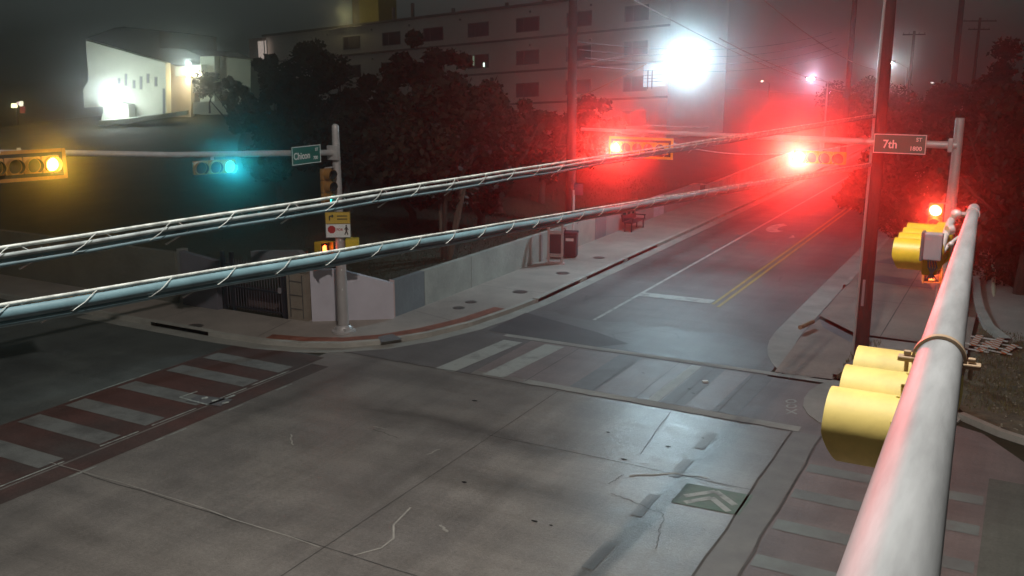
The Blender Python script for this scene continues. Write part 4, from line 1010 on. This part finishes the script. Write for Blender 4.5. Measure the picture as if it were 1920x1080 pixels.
trees = [
 (452, 60, 128, 32, 'small dark tree left of the tree mass, in front of the beige church wall', 'd'),
 (515, 58, 104, 55, 'dark bushy tree under the lit stairwell window', 'd'),
 (603, 56, 64, 84, 'tallest dark tree of the left mass, hiding the flat block left end', 'd'),
 (690, 50, 122, 62, 'low dark tree between the two tallest of the left mass', 'd'),
 (768, 48, 56, 60, 'narrow dark tree rising to the top floor windows', 'd'),
 (845, 46, 88, 62, 'loose dark tree beside the window with the small lamp', 'o'),
 (935, 44, 150, 70, 'dark tree below the flat block, left of the tall brown pole', 'o'),
 (1015, 47, 165, 60, 'dim reddish tree right behind the tall brown pole', 'o'),
 (1110, 62, 180, 66, 'dim tree behind the left red signal', 'o'),
 (520, 44, 215, 70, 'front row dark tree just left of the left corner pole top', 'd'),
 (650, 42, 190, 80, 'front row dark tree just right of the left corner pole top', 'd'),
 (770, 40, 210, 75, 'front row dark tree above the pale trunked tree', 'd'),
 (900, 40, 225, 70, 'front row dim tree left of the bus stop sign pole', 'o'),
]
for i, (px_, D, yt, cpx, lb_, k) in enumerate(trees):
    b_ = hb_(px_, D); h = 8 + (125 - yt) / 1826 * D - b_.z; c = cpx / 1826 * D
    make_tree('broadleaf_tree', lb_, b_, h * .96, c, 20 + i, M_leafd if k == 'd' else M_leafo, nleaf=8500, group=GT, lsz=.17, trunk_h=h * .22)
p = Vector((-18.35, 28.5, 0)); p.z = hill_z(p.x, p.y) - .1
make_tree('multi_trunk_tree', 'pale trunked small tree just behind the low wall', Vector((p.x, p.y, p.z)), 6.2, 3.0, 77, M_leafo, nleaf=6000, trunk_h=2.4, r0=.13, lsz=.14)
t = bpy.data.objects['multi_trunk_tree']; bm = bm_new()
for (dx, dy) in ((.35, .2), (-.3, .3), (.6, -.1)): tube(bm, [(dx * .3, dy * .3, -.3), (dx, dy, 1.3), (dx * 1.8, dy * 1.8, 3.0)], [.09, .08, .05], 8)
obj('side_trunk', bm, mat('pale_bark', (.15, .115, .09), .9, .3, 4, stretch=(4, 4, .5)), t)
# round tree in front of the church
p = vp(392, 195, 74); make_tree('round_tree', 'small round clipped tree in front of the church entrance', Vector((p.x, p.y, p.z - .3)), 2.7, 1.25, 5, M_leafd, nleaf=3600, trunk_h=.7, r0=.08, lsz=.10)
# right side trees
GR = 'leafy trees behind the right sidewalk'
rtrees = [
 (1645, 47, 290, 75, 'olive tree leaning over the road beside the large red signal', 'o'),
 (1735, 42, 245, 85, 'olive tree behind the right signal pole', 'o'),
 (1845, 38, 215, 110, 'dark tree right of the right signal pole', 'd'),
 (1940, 33, 120, 130, 'dark tree at the right picture edge', 'd'),
 (1700, 70, 160, 90, 'far dark tree behind the 7th plate', 'd'),
 (1795, 62, 125, 90, 'large far dark tree under the faint pole with crossarm', 'd'),
 (1905, 52, 66, 100, 'tall dark tree filling the upper right corner', 'd'),
 (1600, 100, 150, 80, 'low far tree at the end of the street', 'd'),
]
for i, (px_, D, yt, cpx, lb_, k) in enumerate(rtrees):
    p = dp(px_, 300, D); p.z = 0; h = 8 + (125 - yt) / 1826 * D; c = cpx / 1826 * D
    make_tree('broadleaf_tree', lb_, p, h * .97, c, 50 + i, M_leafd if k == 'd' else M_leafo, nleaf=9000, group=GR, lsz=.17, trunk_h=h * .25)
def bush(label, p, r_, h, seed, leaf=M_leafd):
    rg = random.Random(seed); t = thing('bush', label, 'bush', p); bm = bm_new()
    for k in range(5): tube(bm, [(0, 0, 0), (rg.uniform(-r_, r_) * .5, rg.uniform(-r_, r_) * .5, h * .7)], [.03, .01], 5)
    obj('stem', bm, M_bark, t); bm = bm_new()
    for i in range(7000):
        v = Vector((rg.gauss(0, 1), rg.gauss(0, 1), rg.gauss(0, 1))).normalized() * (rg.random() ** .3)
        p_ = Vector((v.x * r_, v.y * r_, h * .5 + v.z * h * .5)) * 1.0; s = .09 * rg.uniform(.6, 1.4)
        a = Vector((rg.gauss(0, 1), rg.gauss(0, 1), rg.gauss(0, 1))).normalized(); b_ = a.orthogonal().normalized()
        bm.faces.new([bm.verts.new(p_ + a * s), bm.verts.new(p_ + b_ * s * .5), bm.verts.new(p_ - a * s * .6), bm.verts.new(p_ - b_ * s * .5)])
    obj('leaves', bm, leaf, t); return t
bush('big dark bush behind the curved path at the right edge', Vector((2.3, 35.5, 0)), 2.2, 4.4, 3)
bush('dark bush above the barricades behind the near arm', Vector((-.3, 39.5, 0)), 2.2, 4.2, 4)
bush('olive bush overhanging the right kerb, left of the dark pole', Vector((-4.6, 47.5, 0)), 1.9, 3.4, 6, M_leafo)
bush('dark bush at the picture edge above the dirt bed', Vector((2.6, 31.0, 0)), 1.5, 3.8, 8)

# ================================================================== CHURCH
CH = 80.0
t = thing('church', 'pale angular church with a dramatic sloping wall, floodlit at upper left', 'church', vp(250, 225, CH))
def face(nm, pts, D, th, m_, parent=None, taper=None):
    bm = bm_new(); extr(bm, [vp(x, y, D) for x, y in pts], FH * th); return obj(nm, bm, m_, parent or t, True)
face('main_wall', [(161, 76), (310, 118), (312, 218), (187, 240), (185, 240), (193, 222), (193, 200), (158, 202), (156, 168), (166, 150)], CH, 1.2, M_stucco)
face('porch_wall', [(183, 188), (195, 186), (240, 196), (243, 232), (193, 240), (190, 222), (196, 200), (183, 200)], CH - 1.6, 1.4, M_stucco)
for (x, y0, y1) in ((223, 146, 158), (236, 138, 161), (251, 150, 166), (264, 143, 168), (277, 138, 156), (292, 144, 162)):
    f = face('window', [(x - 2.8, y0), (x + 2.8, y0), (x + 2.8, y1), (x - 2.8, y1)], CH - .04, .04, M_stucco2)
    face('pane', [(x - 1.2, y0 + 1), (x + 1.8, y0 + 1), (x + 1.8, y1 - 1), (x - 1.2, y1 - 1)], CH - .07, .02, M_frame)
f = face('door', [(305, 166), (309, 166), (309, 216), (305, 216)], CH - .06, .05, M_frame)
face('roof', [(161, 72), (215, 52), (232, 50), (298, 58), (300, 90), (345, 92), (378, 106), (378, 122), (330, 124), (310, 116)], CH + 3, 16, M_roofdk)
face('recess_wall', [(312, 112), (358, 118), (358, 225), (312, 225)], CH + 3.2, 1.0, mat('warm_stucco', (.50, .45, .38), .85, .06, .6))
face('canopy', [(329, 126), (377, 121), (377, 138), (329, 143)], CH - 1.0, 3.5, M_stucco)
face('tower_box', [(375, 106), (402, 105), (402, 215), (375, 215)], CH + .5, 4, M_stucco)
face('side_wing', [(402, 106), (455, 111), (470, 112), (470, 215), (402, 215)], CH + 2, 8, M_stucco2)
face('garden_wall', [(362, 192), (440, 188), (440, 214), (362, 214)], CH - 2.5, .4, M_stucco)
face('terrace', [(185, 226), (245, 222), (330, 210), (330, 218), (250, 230), (185, 236)], CH - 4, 3.0, M_stucco)
for x in (353, 364, 374):
    bm = bm_new(); ball(bm, vp(x, 140, CH - 1.3), .17, 2); obj('canopy_lamp', bm, emit('warm_lamp', (1, .86, .62), 14), t, True)
lamp('canopy_light', 'POINT', vp(352, 152, CH + 1.6), 260, (1, .82, .5), .15, t)
lamp('canopy_light', 'POINT', vp(352, 118, CH - 2.6), 250, (.75, 1, .95), .15, t)
fl = thing('floodlight', 'dazzling white floodlight at the foot of the church wall', 'floodlight', vp(208, 215, CH - 3.5))
bm = bm_new(); fp = vp(208, 176, CH - 3.5); tube(bm, [fl.location, fp], .04, 8); obj('post', bm, M_galv, fl, True)
bm = bm_new(); ball(bm, fp, .42, 3); obj('lamp_globe', bm, emit('flood_white', (.85, 1, 1), 130), fl, True, True)
lamp('flood_light', 'SPOT', fp, P_FLOOD, (.86, 1, .78), .4, fl, vp(262, 150, CH), R(170), .3)
# far left: pylon sign and lit shop fronts
t = thing('pylon_sign', 'far pole sign with small bright yellow panels at the left edge', 'sign', vp(34, 250, 105))
bm = bm_new(); tube(bm, [vp(35, 252, 105), vp(30, 203, 105)], .11, 8); obj('post', bm, M_wood, t, True)
for (x0, y0, x1, y1, nm, m_) in ((21, 194, 30, 202, 'lit_panel', emit('sign_yellow_glow', (1, 1, .5), 3)), (31, 191, 35, 197, 'lit_panel', emit('sign_pink_glow', (1, .75, .8), .8)), (36, 190, 41, 199, 'lit_panel', emit('sign_cream_glow', (1, .95, .7), 1.6)), (37, 200, 45, 212, 'dim_panel', emit('sign_red_dim', (.5, .08, .06), .35))):
    face(nm, [(x0, y0), (x1, y0), (x1, y1), (x0, y1)], 104.6, .3, m_, t)
for (x0, y0, x1, y1, lb_, cc, s_) in ((45, 239, 56, 246, 'tiny green white lit shop canopy at the far left', (.75, 1, .85), 2.2), (62, 240, 69, 249, 'tiny orange lit shop sign at the far left', (1, .22, .08), .7), (78, 235, 81, 245, 'tiny dim orange lit window beside the orange shop sign', (.8, .3, .12), .35), (15, 245, 20, 252, 'tiny pale lamp in front of the far pole sign, leftmost of its row', (.9, .85, .9), .6), (24, 245, 29, 252, 'tiny pale lamp, second in the row below the far pole sign', (.8, .9, .8), .6), (33, 246, 36, 252, 'tiny dim lamp, third in the row below the far pole sign', (.8, .7, .75), .5), (38, 245, 41, 252, 'tiny pale lamp, last in the row below the far pole sign', (.9, .9, .8), .6), (147, 232, 150, 237, 'tiny white lamp left of the church terrace', (1, 1, 1), 3)):
    bm = bm_new(); extr(bm, [vp(x, y, 103) for x, y in ((x0, y0), (x1, y0), (x1, y1), (x0, y1))], FH * .6); tag(obj('distant_light', bm, emit('glow_%d' % x0, cc, s_ * 1.6)), lb_, 'light')

# ================================================================== APARTMENT BLOCK
BA = dp(470, 72, 112); BB = dp(1045, 5, 88); Lb = (Vector((BB.x, BB.y)) - Vector((BA.x, BA.y))).length
ux = Vector((BB.x - BA.x, BB.y - BA.y, 0)).normalized(); nrm = Vector((ux.y, -ux.x, 0))
if nrm.dot(Vector((-BA.x, -BA.y, 0))) < 0: nrm = -nrm
slope = (BB.z - BA.z) / Lb
def bs(px_):                              # distance along the facade for a picture column
    r = ray(px_, 100); a = Vector((BA.x, BA.y)); u = Vector((ux.x, ux.y)); d = Vector((r.x, r.y))
    det = d.x * (-u.y) + u.x * d.y
    k = (a.x * (-u.y) + u.x * a.y) / det; pt = d * k
    return (pt - a).dot(u)
def bpnt(s, zr, o=0): return Vector((BA.x, BA.y, BA.z)) + ux * s + Vector((0, 0, slope * s + zr)) + nrm * o
t = thing('apartment_block', 'long pale four storey flat block on the hill behind the dark trees', 'building', (BA.x, BA.y, 0))
S1 = bs(1255); bm = bm_new()
s0 = bs(500)
extr(bm, [bpnt(s0, -13), bpnt(S1, -13), bpnt(S1, 0), bpnt(s0, 0)], -nrm * 13); obj('wall', bm, M_apt, t, True)
bm = bm_new(); extr(bm, [bpnt(s0 - .3, 0, .35), bpnt(S1 + .3, 0, .35), bpnt(S1 + .3, .22, .35), bpnt(s0 - .3, .22, .35)], -nrm * 13.6); obj('roof', bm, M_aptline, t, True)
bm = bm_new()
for z in (-3.05, -6.1, -9.15): extr(bm, [bpnt(s0, z, .08), bpnt(S1, z, .08), bpnt(S1, z + .2, .08), bpnt(s0, z + .2, .08)], -nrm * .07)
obj('floor_band', bm, M_aptline, t, True)
cols = [(644, 676), (718, 752), (795, 832), (878, 917), (968, 1011), (1062, 1109), (1170, 1215)]
for r_ in range(4):
    for i, (a, b) in enumerate(cols):
        sa, sb_ = bs(a), bs(b); z1 = -1.0 - 3.05 * r_; z0 = z1 - 1.35
        bm = bm_new()
        for q in ([bpnt(sa, z0, .05), bpnt(sb_, z0, .05), bpnt(sb_, z0 + .08, .05), bpnt(sa, z0 + .08, .05)], [bpnt(sa, z1 - .08, .05), bpnt(sb_, z1 - .08, .05), bpnt(sb_, z1, .05), bpnt(sa, z1, .05)], [bpnt(sa, z0, .06), bpnt(sa + .08, z0, .06), bpnt(sa + .08, z1, .06), bpnt(sa, z1, .06)], [bpnt(sb_ - .08, z0, .06), bpnt(sb_, z0, .06), bpnt(sb_, z1, .06), bpnt(sb_ - .08, z1, .06)], [bpnt(sa + (sb_ - sa) * .33, z0, .06), bpnt(sa + (sb_ - sa) * .36, z0, .06), bpnt(sa + (sb_ - sa) * .36, z1, .06), bpnt(sa + (sb_ - sa) * .33, z1, .06)]):
            extr(bm, q, -nrm * .05)
        w_ = obj('window', bm, M_frame, t, True)
        bm = bm_new(); extr(bm, [bpnt(sa + .04, z0 + .04, .02), bpnt(sb_ - .04, z0 + .04, .02), bpnt(sb_ - .04, z1 - .04, .02), bpnt(sa + .04, z1 - .04, .02)], -nrm * .015)
        pn = obj('pane', bm, M_pane if (i + r_) % 3 else M_curt, w_, True)
        if r_ == 1 and i == 3:
            bm = bm_new(); m0 = sa + (sb_ - sa) * .08
            extr(bm, [bpnt(sa + (sb_ - sa) * .22, z0 + .3, .035), bpnt(sa + (sb_ - sa) * .30, z0 + .3, .035), bpnt(sa + (sb_ - sa) * .30, z1 - .1, .035), bpnt(sa + (sb_ - sa) * .22, z1 - .1, .035)], -nrm * .01)
            obj('lit_gap', bm, emit('green_room', (.45, .6, .42), .35), w_, True)
            bm = bm_new(); extr(bm, [bpnt(sa + (sb_ - sa) * .72, z0 + .1, .04), bpnt(sa + (sb_ - sa) * .80, z0 + .1, .04), bpnt(sa + (sb_ - sa) * .80, z0 + .5, .04), bpnt(sa + (sb_ - sa) * .72, z0 + .5, .04)], -nrm * .01)
            obj('lit_lamp', bm, emit('green_lamp', (.8, 1, .85), 2), w_, True)
# stair tower at the left end with the lit window
sA, sB = bs(474), bs(510)
bm = bm_new(); extr(bm, [bpnt(sA, -13, .5), bpnt(s0 - .02, -13, .5), bpnt(s0 - .02, -.1, .5), bpnt(sA, -.1, .5)], -nrm * 8); obj('stair_tower', bm, mat('pinkish_render', (.46, .36, .32), .9, .06, .4), t, True)
a_, b_ = bs(491), bs(508)
bm = bm_new(); extr(bm, [bpnt(a_, -3.4, .56), bpnt(b_, -3.4, .56), bpnt(b_, -.5, .56), bpnt(a_, -.5, .56)], -nrm * .03); w_ = obj('stair_window', bm, emit('stair_glow', (1, .82, .72), .40), t, True)
bm = bm_new()
for x in (490.4, 503, 508): sx = bs(x); extr(bm, [bpnt(sx, -3.4, .62), bpnt(sx + .12, -3.4, .62), bpnt(sx + .12, -.5, .62), bpnt(sx, -.5, .62)], -nrm * .05)
obj('mullion', bm, M_frame, w_, True)
for (x, h_, w_) in ((713, 1.5, .25), (749, 1.7, .25), (825, .7, .25), (925, .6, .25), (995, .5, .25), (735, .25, 2.4), (945, .3, 1.2)):
    sx = bs(x); bm = bm_new(); extr(bm, [bpnt(sx, .2, -2), bpnt(sx + w_, .2, -2), bpnt(sx + w_, .2 + h_, -2), bpnt(sx, .2 + h_, -2)], -nrm * .3); obj('roof_vent', bm, M_aptline, t, True)
for x in (617, 700, 770, 865, 995, 1108):
    for zz in (-.55, -3.6):
        bm = bm_new(); ball(bm, bpnt(bs(x), zz, .15), .13, 1); obj('wall_fixture', bm, M_aptline, t, True)
# yellow stack on the roof
sx, sy = bs(641), bs(677)
bm = bm_new(); extr(bm, [bpnt(sx, .2, -3), bpnt(sy, .2, -3), bpnt(sy, 5.6, -3), bpnt(sx, 5.6, -3)], -nrm * 3); obj('roof_stack', bm, M_sidingy, t, True)
bm = bm_new(); sx0 = bs(621); extr(bm, [bpnt(sx0, .2, -3.6), bpnt(sx - .01, .2, -3.6), bpnt(sx - .01, 5.6, -3.6), bpnt(sx0, 5.6, -3.6)], -nrm * 2.4); obj('roof_stack', bm, mat('brown_brick_stack', (.24, .19, .12), .9, .1, .8), t, True)
lamp('stack_light', 'POINT', bpnt((sx + sy) / 2, 1.2, .8), 60, (1, .85, .4), .1, t)
# lit landing at the right end, with rails
a_, b_ = bs(1209), bs(1250)
bm = bm_new(); extr(bm, [bpnt(a_, -8.1, .12), bpnt(b_, -8.1, .12), bpnt(b_, -6.1, .12), bpnt(a_, -6.1, .12)], -nrm * .05); w_ = obj('lit_landing', bm, emit('landing_glow', (.70, .90, 1), .8), t, True)
bm = bm_new()
for k in range(4):
    z = -8.1 + .4 + .28 * k * (1 if k < 3 else 2); extr(bm, [bpnt(a_ - .2, z, .3), bpnt(b_, z, .3), bpnt(b_, z + .05, .3), bpnt(a_ - .2, z + .05, .3)], -nrm * .05)
for x in (1218, 1226): sx = bs(x); extr(bm, [bpnt(sx, -8.3, .32), bpnt(sx + .10, -8.3, .32), bpnt(sx + .10, -6.7, .32), bpnt(sx, -6.7, .32)], -nrm * .05)
obj('railing', bm, M_frame, w_, True)

# ================================================================== HAZE
bm = bm_new(); box(bm, (-200, 270, 12.6), (830, 730, 27.4))
hz = obj('haze', bm, []); hz['kind'] = 'stuff'
hm = bpy.data.materials.new('haze_air'); hm.use_nodes = True; n = hm.node_tree.nodes; n.clear()
ou = n.new('ShaderNodeOutputMaterial'); pv = n.new('ShaderNodeVolumePrincipled'); pv.inputs['Color'].default_value = (.92, .95, .94, 1)
pv.inputs['Density'].default_value = HAZE_DENSITY; pv.inputs['Anisotropy'].default_value = HAZE_ANISO
hm.node_tree.links.new(pv.outputs[0], ou.inputs['Volume']); hz.data.materials.append(hm)
